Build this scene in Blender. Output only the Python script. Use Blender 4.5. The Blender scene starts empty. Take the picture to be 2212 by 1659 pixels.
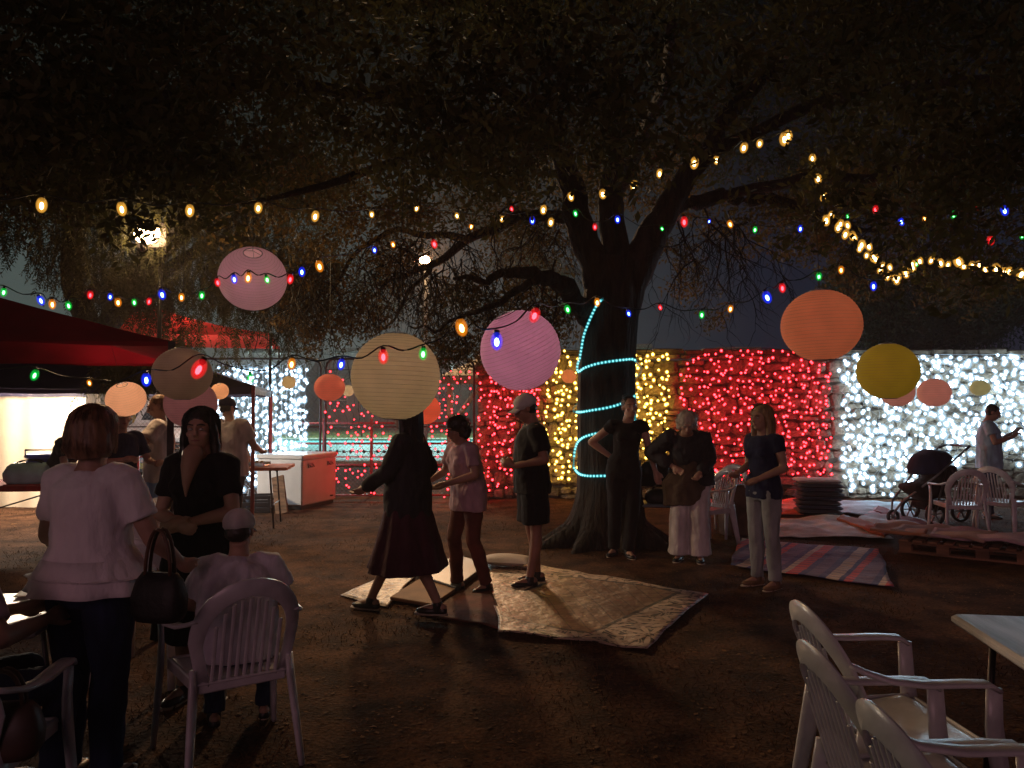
import bpy, math, random
import numpy as np
from mathutils import Vector, Matrix, noise
R = math.radians
PI = math.pi
S = bpy.context.scene
C = S.collection
rng = random.Random(7)

# ------------------------------------------------------------------ camera
CAM_H = 1.6
F = 1670.0
TH = math.atan(23 / 773)
cam_d = bpy.data.cameras.new('camera')
cam = bpy.data.objects.new('camera', cam_d)
C.objects.link(cam)
cam.location = (0, 0, CAM_H)
cam.rotation_euler = (R(90) + TH, 0, 0)
cam_d.sensor_width = 36
cam_d.lens = 36 * F / 2212
cam_d.clip_start = 0.05
cam_d.clip_end = 600
S.camera = cam

# ------------------------------------------------------------------ night sky
world = bpy.data.worlds.new('World')
S.world = world
world.use_nodes = True
wn = world.node_tree
wn.nodes.clear()
w_out = wn.nodes.new('ShaderNodeOutputWorld')
w_bg = wn.nodes.new('ShaderNodeBackground')
w_tc = wn.nodes.new('ShaderNodeTexCoord')
w_sx = wn.nodes.new('ShaderNodeSeparateXYZ')
w_el = wn.nodes.new('ShaderNodeValToRGB')      # elevation: town glow near the horizon, dark overhead
w_az = wn.nodes.new('ShaderNodeMapRange')      # the pool and its floodlights are to the west
w_mix = wn.nodes.new('ShaderNodeMixRGB')
w_mul = wn.nodes.new('ShaderNodeMixRGB')
wn.links.new(w_tc.outputs['Generated'], w_sx.inputs[0])
wn.links.new(w_sx.outputs['Z'], w_el.inputs[0])
cr = w_el.color_ramp
cr.elements[0].position = 0.0
cr.elements[0].color = (1, 1, 1, 1)
cr.elements[1].position = 0.75
cr.elements[1].color = (.06, .05, .045, 1)
e = cr.elements.new(0.17)
e.color = (.85, .85, .85, 1)
e = cr.elements.new(0.27)
e.color = (.42, .39, .36, 1)
e = cr.elements.new(0.38)
e.color = (.10, .085, .07, 1)
wn.links.new(w_sx.outputs['X'], w_az.inputs['Value'])
w_az.inputs['From Min'].default_value = -0.45
w_az.inputs['From Max'].default_value = 0.30
w_mix.inputs['Color1'].default_value = (.075, .100, .092, 1)
w_mix.inputs['Color2'].default_value = (.005, .009, .022, 1)
wn.links.new(w_az.outputs[0], w_mix.inputs['Fac'])
w_mul.blend_type = 'MULTIPLY'
w_mul.inputs['Fac'].default_value = 1
wn.links.new(w_mix.outputs[0], w_mul.inputs['Color1'])
wn.links.new(w_el.outputs[0], w_mul.inputs['Color2'])
wn.links.new(w_mul.outputs[0], w_bg.inputs['Color'])
w_bg.inputs['Strength'].default_value = 1.0
wn.links.new(w_bg.outputs[0], w_out.inputs[0])

# ------------------------------------------------------------------ dim fill sun added from behind the camera for the foreground
sun_d = bpy.data.lights.new('house_glow', 'SUN')
sun_d.energy = 0.22
sun_d.angle = R(25)
sun_d.color = (1.0, .46, .53)
sun = bpy.data.objects.new('house_glow', sun_d)
C.objects.link(sun)
sun.rotation_euler = (R(74), 0, R(-12))

S.view_settings.view_transform = 'Standard'
S.view_settings.look = 'None'
S.view_settings.exposure = 0.12
S.view_settings.gamma = 1
S.view_settings.use_curve_mapping = False
S.render.engine = 'CYCLES'
S.cycles.use_denoising = True
S.cycles.max_bounces = 5
S.cycles.diffuse_bounces = 2
S.cycles.glossy_bounces = 2
S.cycles.transmission_bounces = 3
S.cycles.transparent_max_bounces = 12
S.cycles.sample_clamp_indirect = 1.5
S.cycles.caustics_reflective = False
S.cycles.caustics_refractive = False

# ------------------------------------------------------------------ helpers
def P(u, v, Y):
    """photograph position (2212 wide) at distance Y in front of the camera"""
    xc = (u - 1106) / F
    yc = -(v - 829.5) / F
    dy = math.cos(TH) - math.sin(TH) * yc
    dz = math.sin(TH) + math.cos(TH) * yc
    k = Y / dy
    return Vector((xc * k, Y, CAM_H + dz * k))

def G(u, v):
    xc = (u - 1106) / F
    yc = -(v - 829.5) / F
    dy = math.cos(TH) - math.sin(TH) * yc
    dz = math.sin(TH) + math.cos(TH) * yc
    k = -CAM_H / dz
    return Vector((xc * k, dy * k, 0))

def link(o):
    C.objects.link(o)
    return o

def thing(name, label, cat, loc=(0, 0, 0), rz=0, group=None):
    o = link(bpy.data.objects.new(name, None))
    o.empty_display_size = .1
    o.location = loc
    o.rotation_euler = (0, 0, rz)
    tag(o, label, cat, group)
    return o

def tag(o, label=None, cat=None, group=None, kind=None):
    if label: o['label'] = label
    if cat: o['category'] = cat
    if group: o['group'] = group
    if kind: o['kind'] = kind
    return o

class MB:
    def __init__(s):
        s.v = []; s.f = []; s.m = []; s.mi = 0
    def add(s, vs, fs):
        n = len(s.v)
        s.v.extend([tuple(p) for p in vs])
        for f in fs:
            s.f.append(tuple(i + n for i in f)); s.m.append(s.mi)
        return s
    def box(s, c, size, rz=0, rx=0, ry=0):
        hx, hy, hz = size[0] / 2, size[1] / 2, size[2] / 2
        M = Matrix.Rotation(rz, 3, 'Z') @ Matrix.Rotation(ry, 3, 'Y') @ Matrix.Rotation(rx, 3, 'X')
        c = Vector(c)
        vs = [c + M @ Vector((x * hx, y * hy, z * hz)) for x in (-1, 1) for y in (-1, 1) for z in (-1, 1)]
        fs = [(0, 1, 3, 2), (4, 6, 7, 5), (0, 4, 5, 1), (2, 3, 7, 6), (0, 2, 6, 4), (1, 5, 7, 3)]
        return s.add(vs, fs)
    def slab(s, c, size, b=.01, rz=0, rx=0, ry=0):
        """box with chamfered vertical and horizontal edges"""
        hx, hy, hz = size[0] / 2, size[1] / 2, size[2] / 2
        b = min(b, hx * .9, hy * .9, hz * .9)
        M = Matrix.Rotation(rz, 3, 'Z') @ Matrix.Rotation(ry, 3, 'Y') @ Matrix.Rotation(rx, 3, 'X')
        c = Vector(c); rings = []
        for z, k in ((-hz, b), (-hz + b, 0), (hz - b, 0), (hz, b)):
            ax, ay = hx - k, hy - k
            rings.append([(-ax + b, -ay, z), (ax - b, -ay, z), (ax, -ay + b, z), (ax, ay - b, z), (ax - b, ay, z), (-ax + b, ay, z), (-ax, ay - b, z), (-ax, -ay + b, z)])
        vs = [c + M @ Vector(p) for r in rings for p in r]
        fs = [tuple(range(7, -1, -1)), tuple(range(24, 32))]
        for r in range(3):
            for i in range(8):
                j = (i + 1) % 8
                fs.append((r * 8 + i, r * 8 + j, r * 8 + 8 + j, r * 8 + 8 + i))
        return s.add(vs, fs)
    def loft(s, cs, rx, ry=None, n=10, xd=(1, 0, 0), cap=True, p=2.0, ripple=None):
        cs = [Vector(c) for c in cs]
        ry = ry or rx
        xd = Vector(xd)
        base = len(s.v); k = len(cs)
        for i, c in enumerate(cs):
            t = (cs[min(i + 1, k - 1)] - cs[max(i - 1, 0)])
            if t.length < 1e-6: t = Vector((0, 0, 1))
            t.normalize()
            a = xd - t * xd.dot(t)
            if a.length < 1e-3:
                a = Vector((0, 1, 0)) - t * t.y
            a.normalize(); b = t.cross(a)
            for j in range(n):
                q = 2 * PI * j / n
                cx, sy = math.cos(q), math.sin(q)
                if p != 2.0:
                    cx = math.copysign(abs(cx) ** (2 / p), cx); sy = math.copysign(abs(sy) ** (2 / p), sy)
                w = 1 + (ripple[i] * math.sin(q * 9 + 1.3 * math.sin(q * 2)) if ripple else 0)
                s.v.append(tuple(c + a * (cx * rx[i] * w) + b * (sy * ry[i] * w)))
        for i in range(k - 1):
            for j in range(n):
                j2 = (j + 1) % n
                s.f.append((base + i * n + j, base + i * n + j2, base + (i + 1) * n + j2, base + (i + 1) * n + j)); s.m.append(s.mi)
        if cap:
            s.f.append(tuple(base + j for j in range(n - 1, -1, -1))); s.m.append(s.mi)
            s.f.append(tuple(base + (k - 1) * n + j for j in range(n))); s.m.append(s.mi)
        return s
    def tube(s, pts, r, n=8, cap=True):
        rr = r if isinstance(r, (list, tuple)) else [r] * len(pts)
        return s.loft(pts, list(rr), None, n, (0.31, 0.17, 0.93) if False else (1, 0.02, 0.03), cap)
    def limb(s, pts, rr, n=12, rnd=True):
        """tapered limb with rounded ends"""
        pts = [Vector(p) for p in pts]; rr = list(rr)
        d0 = (pts[0] - pts[1]).normalized(); d1 = (pts[-1] - pts[-2]).normalized()
        a = [pts[0] + d0 * rr[0] * .95, pts[0] + d0 * rr[0] * .7] ; ra = [rr[0] * .25, rr[0] * .7]
        b = [pts[-1] + d1 * rr[-1] * .7, pts[-1] + d1 * rr[-1] * .95]; rb = [rr[-1] * .7, rr[-1] * .25]
        return s.loft(a + pts + b, ra + rr + rb, None, n, (1, .11, .07))
    def ball(s, c, r, n=12, m=8, M=None):
        c = Vector(c)
        r = Vector(r) if not isinstance(r, (int, float)) else Vector((r, r, r))
        vs = [Vector((0, 0, -r.z))]
        for i in range(1, m):
            a = -PI / 2 + PI * i / m
            for j in range(n):
                q = 2 * PI * j / n
                vs.append(Vector((math.cos(a) * math.cos(q) * r.x, math.cos(a) * math.sin(q) * r.y, math.sin(a) * r.z)))
        vs.append(Vector((0, 0, r.z)))
        if M is not None: vs = [M @ v for v in vs]
        vs = [c + v for v in vs]
        fs = []
        for j in range(n):
            fs.append((0, 1 + (j + 1) % n, 1 + j))
        for i in range(m - 2):
            for j in range(n):
                a0 = 1 + i * n
                fs.append((a0 + j, a0 + (j + 1) % n, a0 + n + (j + 1) % n, a0 + n + j))
        t = len(vs) - 1; a0 = 1 + (m - 2) * n
        for j in range(n):
            fs.append((a0 + j, a0 + (j + 1) % n, t))
        return s.add(vs, fs)
    def lathe(s, prof, n=24, c=(0, 0, 0)):
        c = Vector(c); base = len(s.v); k = len(prof)
        for r, z in prof:
            for j in range(n):
                q = 2 * PI * j / n
                s.v.append((c.x + r * math.cos(q), c.y + r * math.sin(q), c.z + z))
        for i in range(k - 1):
            for j in range(n):
                j2 = (j + 1) % n
                s.f.append((base + i * n + j, base + i * n + j2, base + (i + 1) * n + j2, base + (i + 1) * n + j)); s.m.append(s.mi)
        return s
    def sheet(s, fn, nu, nv, thick=0.0):
        base = len(s.v)
        for i in range(nu + 1):
            for j in range(nv + 1):
                s.v.append(tuple(fn(i / nu, j / nv)))
        def idx(i, j, o=0): return base + o + i * (nv + 1) + j
        for i in range(nu):
            for j in range(nv):
                s.f.append((idx(i, j), idx(i + 1, j), idx(i + 1, j + 1), idx(i, j + 1))); s.m.append(s.mi)
        return s
    def mesh(s, name, mats, smooth=False):
        me = bpy.data.meshes.new(name)
        me.from_pydata(s.v, [], s.f)
        if not isinstance(mats, (list, tuple)): mats = [mats]
        for m in mats: me.materials.append(m)
        if len(mats) > 1: me.polygons.foreach_set('material_index', s.m)
        if smooth: me.polygons.foreach_set('use_smooth', [True] * len(s.f))
        me.update()
        return me
    def build(s, name, mats, parent=None, smooth=False, label=None, kind=None, loc=None):
        o = link(bpy.data.objects.new(name, s.mesh(name, mats, smooth)))
        if parent is not None: o.parent = parent
        if label: o['label'] = label
        if kind: o['kind'] = kind
        if loc is not None: o.location = loc
        return o

def inst(name, me, parent, loc=(0, 0, 0), rot=None, sc=None):
    o = bpy.data.objects.new(name, me)
    C.objects.link(o)
    o.parent = parent
    o.location = loc
    if rot: o.rotation_euler = rot
    if sc: o.scale = sc
    return o

def copy_tree(o, parent=None):
    c = o.copy(); C.objects.link(c); c.parent = parent
    for ch in list(o.children): copy_tree(ch, c)
    return c

def raw(name, V, Fc, mats, parent=None, kind=None, smooth=False):
    """numpy mesh: V (n,3), Fc (m,k)"""
    me = bpy.data.meshes.new(name)
    k = Fc.shape[1]
    me.vertices.add(len(V)); me.vertices.foreach_set('co', V.astype(np.float32).ravel())
    me.loops.add(Fc.size); me.loops.foreach_set('vertex_index', Fc.astype(np.int32).ravel())
    me.polygons.add(len(Fc))
    me.polygons.foreach_set('loop_start', np.arange(0, Fc.size, k, dtype=np.int32))
    me.polygons.foreach_set('loop_total', np.full(len(Fc), k, dtype=np.int32))
    me.materials.append(mats)
    if smooth: me.polygons.foreach_set('use_smooth', np.ones(len(Fc), dtype=bool))
    me.update(calc_edges=True)
    o = link(bpy.data.objects.new(name, me))
    if parent is not None: o.parent = parent
    if kind: o['kind'] = kind
    return o

# ------------------------------------------------------------------ materials
def mat(name, col, rough=.7, var=.25, scale=6, bump=.0, bscale=40, metal=0, col2=None, trans=0, spec=.5, stretch=None, obj_var=0, sheen=0):
    m = bpy.data.materials.new(name); m.use_nodes = True
    n = m.node_tree; b = n.nodes['Principled BSDF']
    b.inputs['Roughness'].default_value = rough
    b.inputs['Metallic'].default_value = metal
    b.inputs['Specular IOR Level'].default_value = spec
    tc = n.nodes.new('ShaderNodeTexCoord')
    mp = n.nodes.new('ShaderNodeMapping')
    n.links.new(tc.outputs['Object'], mp.inputs[0])
    if stretch: mp.inputs['Scale'].default_value = stretch
    nz = n.nodes.new('ShaderNodeTexNoise'); nz.inputs['Scale'].default_value = scale; nz.inputs['Detail'].default_value = 6
    n.links.new(mp.outputs[0], nz.inputs['Vector'])
    rp = n.nodes.new('ShaderNodeValToRGB')
    c2 = col2 or tuple(max(0, c * (1 - var * 1.6)) for c in col)
    c1 = tuple(min(1, c * (1 + var * .5)) for c in col)
    rp.color_ramp.elements[0].position = .35; rp.color_ramp.elements[0].color = (*c2, 1)
    rp.color_ramp.elements[1].position = .65; rp.color_ramp.elements[1].color = (*c1, 1)
    n.links.new(nz.outputs[0], rp.inputs[0])
    out = rp.outputs[0]
    if obj_var:
        oi = n.nodes.new('ShaderNodeObjectInfo')
        hv = n.nodes.new('ShaderNodeHueSaturation')
        mr = n.nodes.new('ShaderNodeMapRange')
        mr.inputs['To Min'].default_value = 1 - obj_var; mr.inputs['To Max'].default_value = 1 + obj_var
        n.links.new(oi.outputs['Random'], mr.inputs[0]); n.links.new(mr.outputs[0], hv.inputs['Value'])
        n.links.new(out, hv.inputs['Color']); out = hv.outputs[0]
    n.links.new(out, b.inputs['Base Color'])
    if bump:
        nb = n.nodes.new('ShaderNodeTexNoise'); nb.inputs['Scale'].default_value = bscale; nb.inputs['Detail'].default_value = 5
        n.links.new(mp.outputs[0], nb.inputs['Vector'])
        bp = n.nodes.new('ShaderNodeBump'); bp.inputs['Strength'].default_value = 1; bp.inputs['Distance'].default_value = bump
        n.links.new(nb.outputs[0], bp.inputs['Height']); n.links.new(bp.outputs[0], b.inputs['Normal'])
    if sheen: b.inputs['Sheen Weight'].default_value = sheen
    if trans:
        tr = n.nodes.new('ShaderNodeBsdfTranslucent'); n.links.new(out, tr.inputs[0])
        mx = n.nodes.new('ShaderNodeMixShader'); mx.inputs[0].default_value = trans
        n.links.new(b.outputs[0], mx.inputs[1]); n.links.new(tr.outputs[0], mx.inputs[2])
        n.links.new(mx.outputs[0], n.nodes['Material Output'].inputs[0])
    return m

def emit(name, col, st, sampled=True):
    m = bpy.data.materials.new(name); m.use_nodes = True
    n = m.node_tree; n.nodes.remove(n.nodes['Principled BSDF'])
    e = n.nodes.new('ShaderNodeEmission'); e.inputs[0].default_value = (*col, 1); e.inputs[1].default_value = st
    n.links.new(e.outputs[0], n.nodes['Material Output'].inputs[0])
    if not sampled: m.cycles.emission_sampling = 'NONE'
    return m

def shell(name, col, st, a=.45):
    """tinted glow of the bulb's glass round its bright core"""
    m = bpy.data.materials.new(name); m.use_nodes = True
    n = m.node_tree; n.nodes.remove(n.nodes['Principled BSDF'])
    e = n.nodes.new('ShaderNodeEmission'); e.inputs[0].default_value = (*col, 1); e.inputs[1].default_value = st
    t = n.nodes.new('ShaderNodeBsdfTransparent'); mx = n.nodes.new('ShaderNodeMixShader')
    lw = n.nodes.new('ShaderNodeLayerWeight'); lw.inputs['Blend'].default_value = .5      # painted glow fades out towards the rim
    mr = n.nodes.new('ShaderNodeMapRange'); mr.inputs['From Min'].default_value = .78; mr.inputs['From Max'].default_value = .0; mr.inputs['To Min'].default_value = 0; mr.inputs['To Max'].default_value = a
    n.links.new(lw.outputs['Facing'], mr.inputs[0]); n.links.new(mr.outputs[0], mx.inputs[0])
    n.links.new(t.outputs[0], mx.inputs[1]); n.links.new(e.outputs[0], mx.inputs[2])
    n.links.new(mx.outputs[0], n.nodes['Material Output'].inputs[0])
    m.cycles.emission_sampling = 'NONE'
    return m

M_white_plastic = mat('white_plastic', (.62, .60, .62), .28, .12, 9, .0006, 60)
M_skin = mat('skin', (.42, .24, .17), .55, .12, 8, .0004, 80)
M_skin_tan = mat('tanned_skin', (.33, .17, .11), .55, .12, 8)
M_hair_dark = mat('dark_hair', (.018, .012, .010), .45, .4, 30, .004, 60, stretch=(1, 1, .15))
M_hair_brown = mat('brown_hair', (.25, .13, .07), .5, .4, 30, .005, 60, stretch=(1, 1, .15))
M_hair_blond = mat('blond_hair', (.34, .21, .11), .5, .35, 30, .004, 60, stretch=(1, 1, .15))
M_hair_grey = mat('grey_hair', (.5, .42, .34), .55, .3, 30, .004, 60, stretch=(1, 1, .3))
def cloth(name, col, rough=.85, var=.2, **k):
    return mat(name, col, rough, var, k.pop('scale', 7), k.pop('bump', .018), k.pop('bscale', 9), stretch=k.pop('stretch', (1.6, 1.6, .5)), sheen=.04, spec=.2, **k)
M_blouse = cloth('white_blouse_cotton', (.84, .78, .80), var=.06)
M_jeans_dark = cloth('dark_denim', (.02, .03, .075))
M_jeans_light = cloth('pale_denim', (.30, .31, .32))
M_black_cloth = cloth('black_cloth', (.012, .011, .014))
M_navy_cloth = cloth('navy_cloth', (.02, .022, .06))
M_charcoal = cloth('charcoal_cloth', (.03, .028, .034))
M_lightblue = cloth('light_blue_cloth', (.35, .52, .66))
M_blue_trousers = cloth('blue_trouser_cloth', (.25, .42, .68))
M_pinkwhite = cloth('off_white_cloth', (.60, .52, .50))
M_olive_cloth = cloth('olive_cloth', (.10, .07, .05))
M_white_trouser = cloth('white_trouser_cloth', (.60, .56, .56))
M_mauve_cloth = cloth('mauve_cloth', (.50, .33, .38))
M_plum_cloth = cloth('plum_cloth', (.07, .02, .035))
M_shoe_black = mat('black_shoe', (.015, .014, .016), .4, .3, 10)
M_shoe_sole = mat('shoe_sole', (.45, .36, .28), .7, .2, 10)
M_shoe_tan = mat('tan_shoe', (.22, .12, .06), .6, .3, 10)
M_cap_white = cloth('cap_mesh', (.55, .52, .52), bump=.002, bscale=200)
M_eye = mat('eye', (.35, .33, .32), .2, .5, 60)
M_lips = mat('lips', (.30, .09, .08), .4, .1, 10)
M_brow = mat('eyebrow', (.03, .02, .015), .8, .1, 20)
M_chrome = mat('chrome', (.75, .72, .68), .18, .1, 10, metal=1)
M_steel_dark = mat('dark_steel', (.06, .05, .05), .4, .3, 12, metal=.6)
M_red_steel = mat('red_painted_steel', (.30, .03, .03), .4, .25, 14)
M_galv = mat('galvanised_wire', (.30, .30, .30), .45, .2, 20, metal=.8)
M_black_plastic = mat('black_plastic', (.015, .015, .017), .35, .3, 10)
M_cable = mat('cable', (.02, .025, .02), .5, .2, 20)
M_cable_white = mat('white_cable', (.55, .58, .62), .5, .1, 20)
M_bark = mat('bark', (.026, .018, .013), .9, .5, 5, .06, 9, stretch=(2.5, 2.5, .5))
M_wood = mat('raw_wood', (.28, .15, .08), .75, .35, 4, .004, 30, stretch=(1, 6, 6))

# ================================================================== GROUND
def gz(x, y):
    return .016 * noise.noise(Vector((x * .9, y * .9, 0))) + .010 * noise.noise(Vector((x * 3.1, y * 3.1, 4)))

def ground():
    xs = [-128, -90, -50, -25] + [x * .12 for x in range(-125, 126)] + [25, 50, 90, 128]
    ys = [-22, -14, -6] + [y * .12 for y in range(0, 140)] + [18, 20, 24, 30, 45, 70, 95, 124]
    V = []
    for y in ys:
        for x in xs:
            V.append((x, y, gz(x, y) if (abs(x) < 15.1 and 0 <= y < 17) else -.01))
    nx = len(xs)
    Fs = [(j * nx + i, j * nx + i + 1, (j + 1) * nx + i + 1, (j + 1) * nx + i) for j in range(len(ys) - 1) for i in range(nx - 1)]
    m = mat('dry_earth', (.105, .050, .027), .95, .4, 3.5, .010, 45, spec=.08)
    nt = m.node_tree; b = nt.nodes['Principled BSDF']
    src = b.inputs['Base Color'].links[0].from_socket
    tc = nt.nodes.new('ShaderNodeTexCoord')
    big = nt.nodes.new('ShaderNodeTexNoise'); big.inputs['Scale'].default_value = .55; big.inputs['Detail'].default_value = 4
    fine = nt.nodes.new('ShaderNodeTexNoise'); fine.inputs['Scale'].default_value = 38; fine.inputs['Detail'].default_value = 8; fine.inputs['Roughness'].default_value = .75
    nt.links.new(tc.outputs['Object'], big.inputs['Vector']); nt.links.new(tc.outputs['Object'], fine.inputs['Vector'])
    r1 = nt.nodes.new('ShaderNodeMapRange'); r1.inputs['From Min'].default_value = .35; r1.inputs['From Max'].default_value = .7; r1.inputs['To Min'].default_value = .55; r1.inputs['To Max'].default_value = 1.25
    r2 = nt.nodes.new('ShaderNodeMapRange'); r2.inputs['From Min'].default_value = .38; r2.inputs['From Max'].default_value = .62; r2.inputs['To Min'].default_value = .55; r2.inputs['To Max'].default_value = 1.5
    nt.links.new(big.outputs[0], r1.inputs[0]); nt.links.new(fine.outputs[0], r2.inputs[0])
    mu = nt.nodes.new('ShaderNodeMath'); mu.operation = 'MULTIPLY'
    nt.links.new(r1.outputs[0], mu.inputs[0]); nt.links.new(r2.outputs[0], mu.inputs[1])
    mm = nt.nodes.new('ShaderNodeMixRGB'); mm.blend_type = 'MULTIPLY'; mm.inputs[0].default_value = 1
    nt.links.new(src, mm.inputs[1]); nt.links.new(mu.outputs[0], mm.inputs[2]); nt.links.new(mm.outputs[0], b.inputs['Base Color'])
    mb = MB(); mb.add(V, Fs)
    o = mb.build('ground', m, smooth=True)
    tag(o, 'dry brown earth with trodden leaf litter under the tree', None, None, 'structure')

    # dead leaves and straw
    r = np.random.default_rng(3)
    n = 34000
    y = 1.9 + (r.random(n) ** .9) * 12.0; x = (r.random(n) - .5) * 2 * (.72 * y + .3)
    V = np.zeros((n, 4, 3)); a = r.random(n) * 2 * PI
    L = .006 + .016 * r.random(n); W = L * (.12 + .5 * (r.random(n) < .35))
    z = np.array([gz(px, py) for px, py in zip(x, y)]) + .003 + .003 * r.random(n)
    ca, sa = np.cos(a), np.sin(a)
    for k, (i, j) in enumerate(((-1, 0), (0, -1), (1, 0), (0, 1))):
        V[:, k, 0] = x + i * L * ca - j * W * sa
        V[:, k, 1] = y + i * L * sa + j * W * ca
        V[:, k, 2] = z + (r.random(n) - .3) * .006
    o = raw('leaf_litter', V.reshape(-1, 3), np.arange(n * 4).reshape(n, 4), mat('dead_leaf', (.15, .075, .035), .9, .5, 2.5, spec=.1), kind='stuff')
    tag(o, 'scattered dead leaves and straw on the bare earth', None, None, 'stuff')
    # short dry grass tufts
    n = 26000
    y = 3 + r.random(n) * 11; x = (r.random(n) - .5) * 2 * (.75 * y)
    keep = np.array([noise.noise(Vector((px * .7, py * .7, 9))) > .02 for px, py in zip(x, y)])
    x, y = x[keep], y[keep]; n = len(x)
    V = np.zeros((n, 3, 3)); a = r.random(n) * 2 * PI; h = .012 + .025 * r.random(n)
    V[:, 0] = np.c_[x - .003, y, np.zeros(n)]; V[:, 1] = np.c_[x + .003, y, np.zeros(n)]
    V[:, 2] = np.c_[x + h * .7 * np.cos(a), y + h * .7 * np.sin(a), h]
    V[:, :, 2] += .0
    o = raw('dry_grass', V.reshape(-1, 3), np.arange(n * 3).reshape(n, 3), mat('dry_grass', (.17, .10, .045), .9, .5, 2.5, spec=.1), kind='stuff')
    tag(o, 'thin short dry grass growing through the litter', None, None, 'stuff')
ground()

# ================================================================== STONE WALL
WY = 13.6
def stone_wall():
    w = thing('stone_wall', 'long rubble stone garden wall hung with light curtains behind the tree', 'wall', (0, WY, 0))
    ms = mat('rubble_stone', (.25, .20, .145), .9, .35, 7, .010, 22, obj_var=.22, spec=.15)
    mm = mat('mortar', (.17, .14, .11), .95, .3, 12, .01, 30)
    x0, x1, top = -.60, 11.6, 2.52
    MB().box(((x0 + x1) / 2, .21, top / 2 - .05), (x1 - x0, .36, top - .1)).build('mortar_core', mm, w)
    tpl = []
    for k in range(9):
        mb = MB(); mb.slab((0, 0, 0), (1, 1, 1), .22)
        rr = random.Random(k)
        mb.v = [(a + rr.uniform(-.08, .08), b + rr.uniform(-.07, .07), c + rr.uniform(-.10, .10)) for a, b, c in mb.v]
        tpl.append(mb.mesh('stone', ms, False))
    z = .0; st = []
    while z < top - .06:
        h = rng.uniform(.15, .29)
        if z + h > top - .08: h = top - z
        x = x0 + rng.uniform(-.1, 0)
        while x < x1:
            wd = rng.uniform(.15, .50)
            dz = .030 * math.sin(x * 1.7 + z * 3) + .018 * math.sin(x * 4.1 + z)
            if z < .05 or z + h > top - .05: dz = 0
            if wd > .30 and rng.random() < .38:
                f = rng.uniform(.35, .65); g1 = rng.uniform(.4, .6)
                st.append((x + wd / 2, z + dz + h * f / 2, wd, h * f))
                st.append((x + wd * g1 / 2, z + dz + h * (1 + f) / 2, wd * g1, h * (1 - f))); st.append((x + wd * (1 + g1) / 2, z + dz + h * (1 + f) / 2, wd * (1 - g1), h * (1 - f)))
            elif wd < .26 and rng.random() < .3 and z + h * 1.3 < top:
                st.append((x + wd / 2, z + dz + h * .62, wd * 1.08, h * 1.32))
            else: st.append((x + wd / 2, z + dz + h / 2 + rng.uniform(-.012, .012), wd, h * rng.uniform(.9, 1.06)))
            x += wd
        z += h
    # split some tall stones, then the 300 largest in view become parts
    st = [(x, zz, wd, hh) for (x, zz, wd, hh) in st]
    order = sorted(st, key=lambda s: -(s[2] * s[3] * (1 if s[0] < 9.1 else .05)))
    V = []; Fc = []; rest = MB()
    for i, (x, zz, wd, hh) in enumerate(order):
        px = rng.uniform(-.025, .02); ang = rng.uniform(-.05, .05)
        me = tpl[rng.randrange(9)]
        if i < 298:
            inst('stone', me, w, (x, .02 - px, zz), (rng.uniform(-.05, .05), rng.uniform(-.10, .10), rng.uniform(-.06, .06)), (wd * .97, .20, hh * .95))
        else:
            vs = [(x + v.co.x * wd * .97, .02 - px + v.co.y * .20, zz + v.co.z * hh * .95) for v in me.vertices]
            rest.add(vs, [tuple(p.vertices) for p in me.polygons])
    rest.build('stones', ms, w, kind='stuff')
    # rough coping
    cp = MB()
    x = x0
    while x < x1:
        wd = rng.uniform(.3, .6)
        cp.slab((x + wd / 2, .2, top + .05 + rng.uniform(-.015, .02)), (wd * .97, .46, .10), .02, ry=rng.uniform(-.02, .02)); x += wd
    cp.build('coping_stones', ms, w, kind='stuff')
stone_wall()

# ================================================================== FENCE
FY = 13.4
def fence_panel(u0, u1, label, v0=775, round_left=True):
    a = P(u0, 900, FY).x; b = P(u1, 900, FY).x; zt = P(u0, v0, FY).z; zb = .05
    t = thing('fence_panel', label, 'fence', (a, FY, 0), group='tall mesh fence panels behind the garden')
    w = b - a; r = .16
    pts = [(0, 0, zb), (0, 0, zt - r)] + [(r - r * math.cos(q), 0, zt - r + r * math.sin(q)) for q in (R(30), R(60))] + [(r, 0, zt), (w - r, 0, zt)] + \
          [(w - r + r * math.sin(q), 0, zt - r + r * math.cos(q)) for q in (R(30), R(60))] + [(w, 0, zt - r), (w, 0, zb)]
    MB().tube(pts, .021, 8).build('frame', M_steel_dark, t, True)
    for v in (922, 987, 1070):
        z = P(0, v, FY).z
        MB().tube([(0, .0, z), (w, .0, z)], .014, 6).build('rail', M_red_steel if v != 922 else M_steel_dark, t, True)
    m = MB(); s = .075; H = zt - zb
    k = -int(H / s) - 1
    while k * s < w:
        for sg in (1, -1):
            x = k * s
            pts = []
            # diagonal wire clipped to the frame
            z_0, z_1 = 0, H
            xa, xb = (x, x + H) if sg == 1 else (x + H, x)
            # clip x range to 0..w
            def at(zz): return xa + (xb - xa) * zz / H
            lo, hi = 0.0, H
            if sg == 1:
                lo = max(0, -x); hi = min(H, w - x)
            else:
                lo = max(0, x + H - w); hi = min(H, x + H)
            if hi - lo > .05:
                m.tube([(at(lo), .004 * sg, zb + lo), (at(hi), .004 * sg, zb + hi)], .0022, 3, False)
        k += 1
    m.build('chain_link_mesh', M_galv, t, kind='stuff')
fence_panel(225, 692, 'tall chain link fence panel behind the curtain of white lights')
fence_panel(703, 1024, 'tall chain link fence panel behind the sparse red lights')

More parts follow.
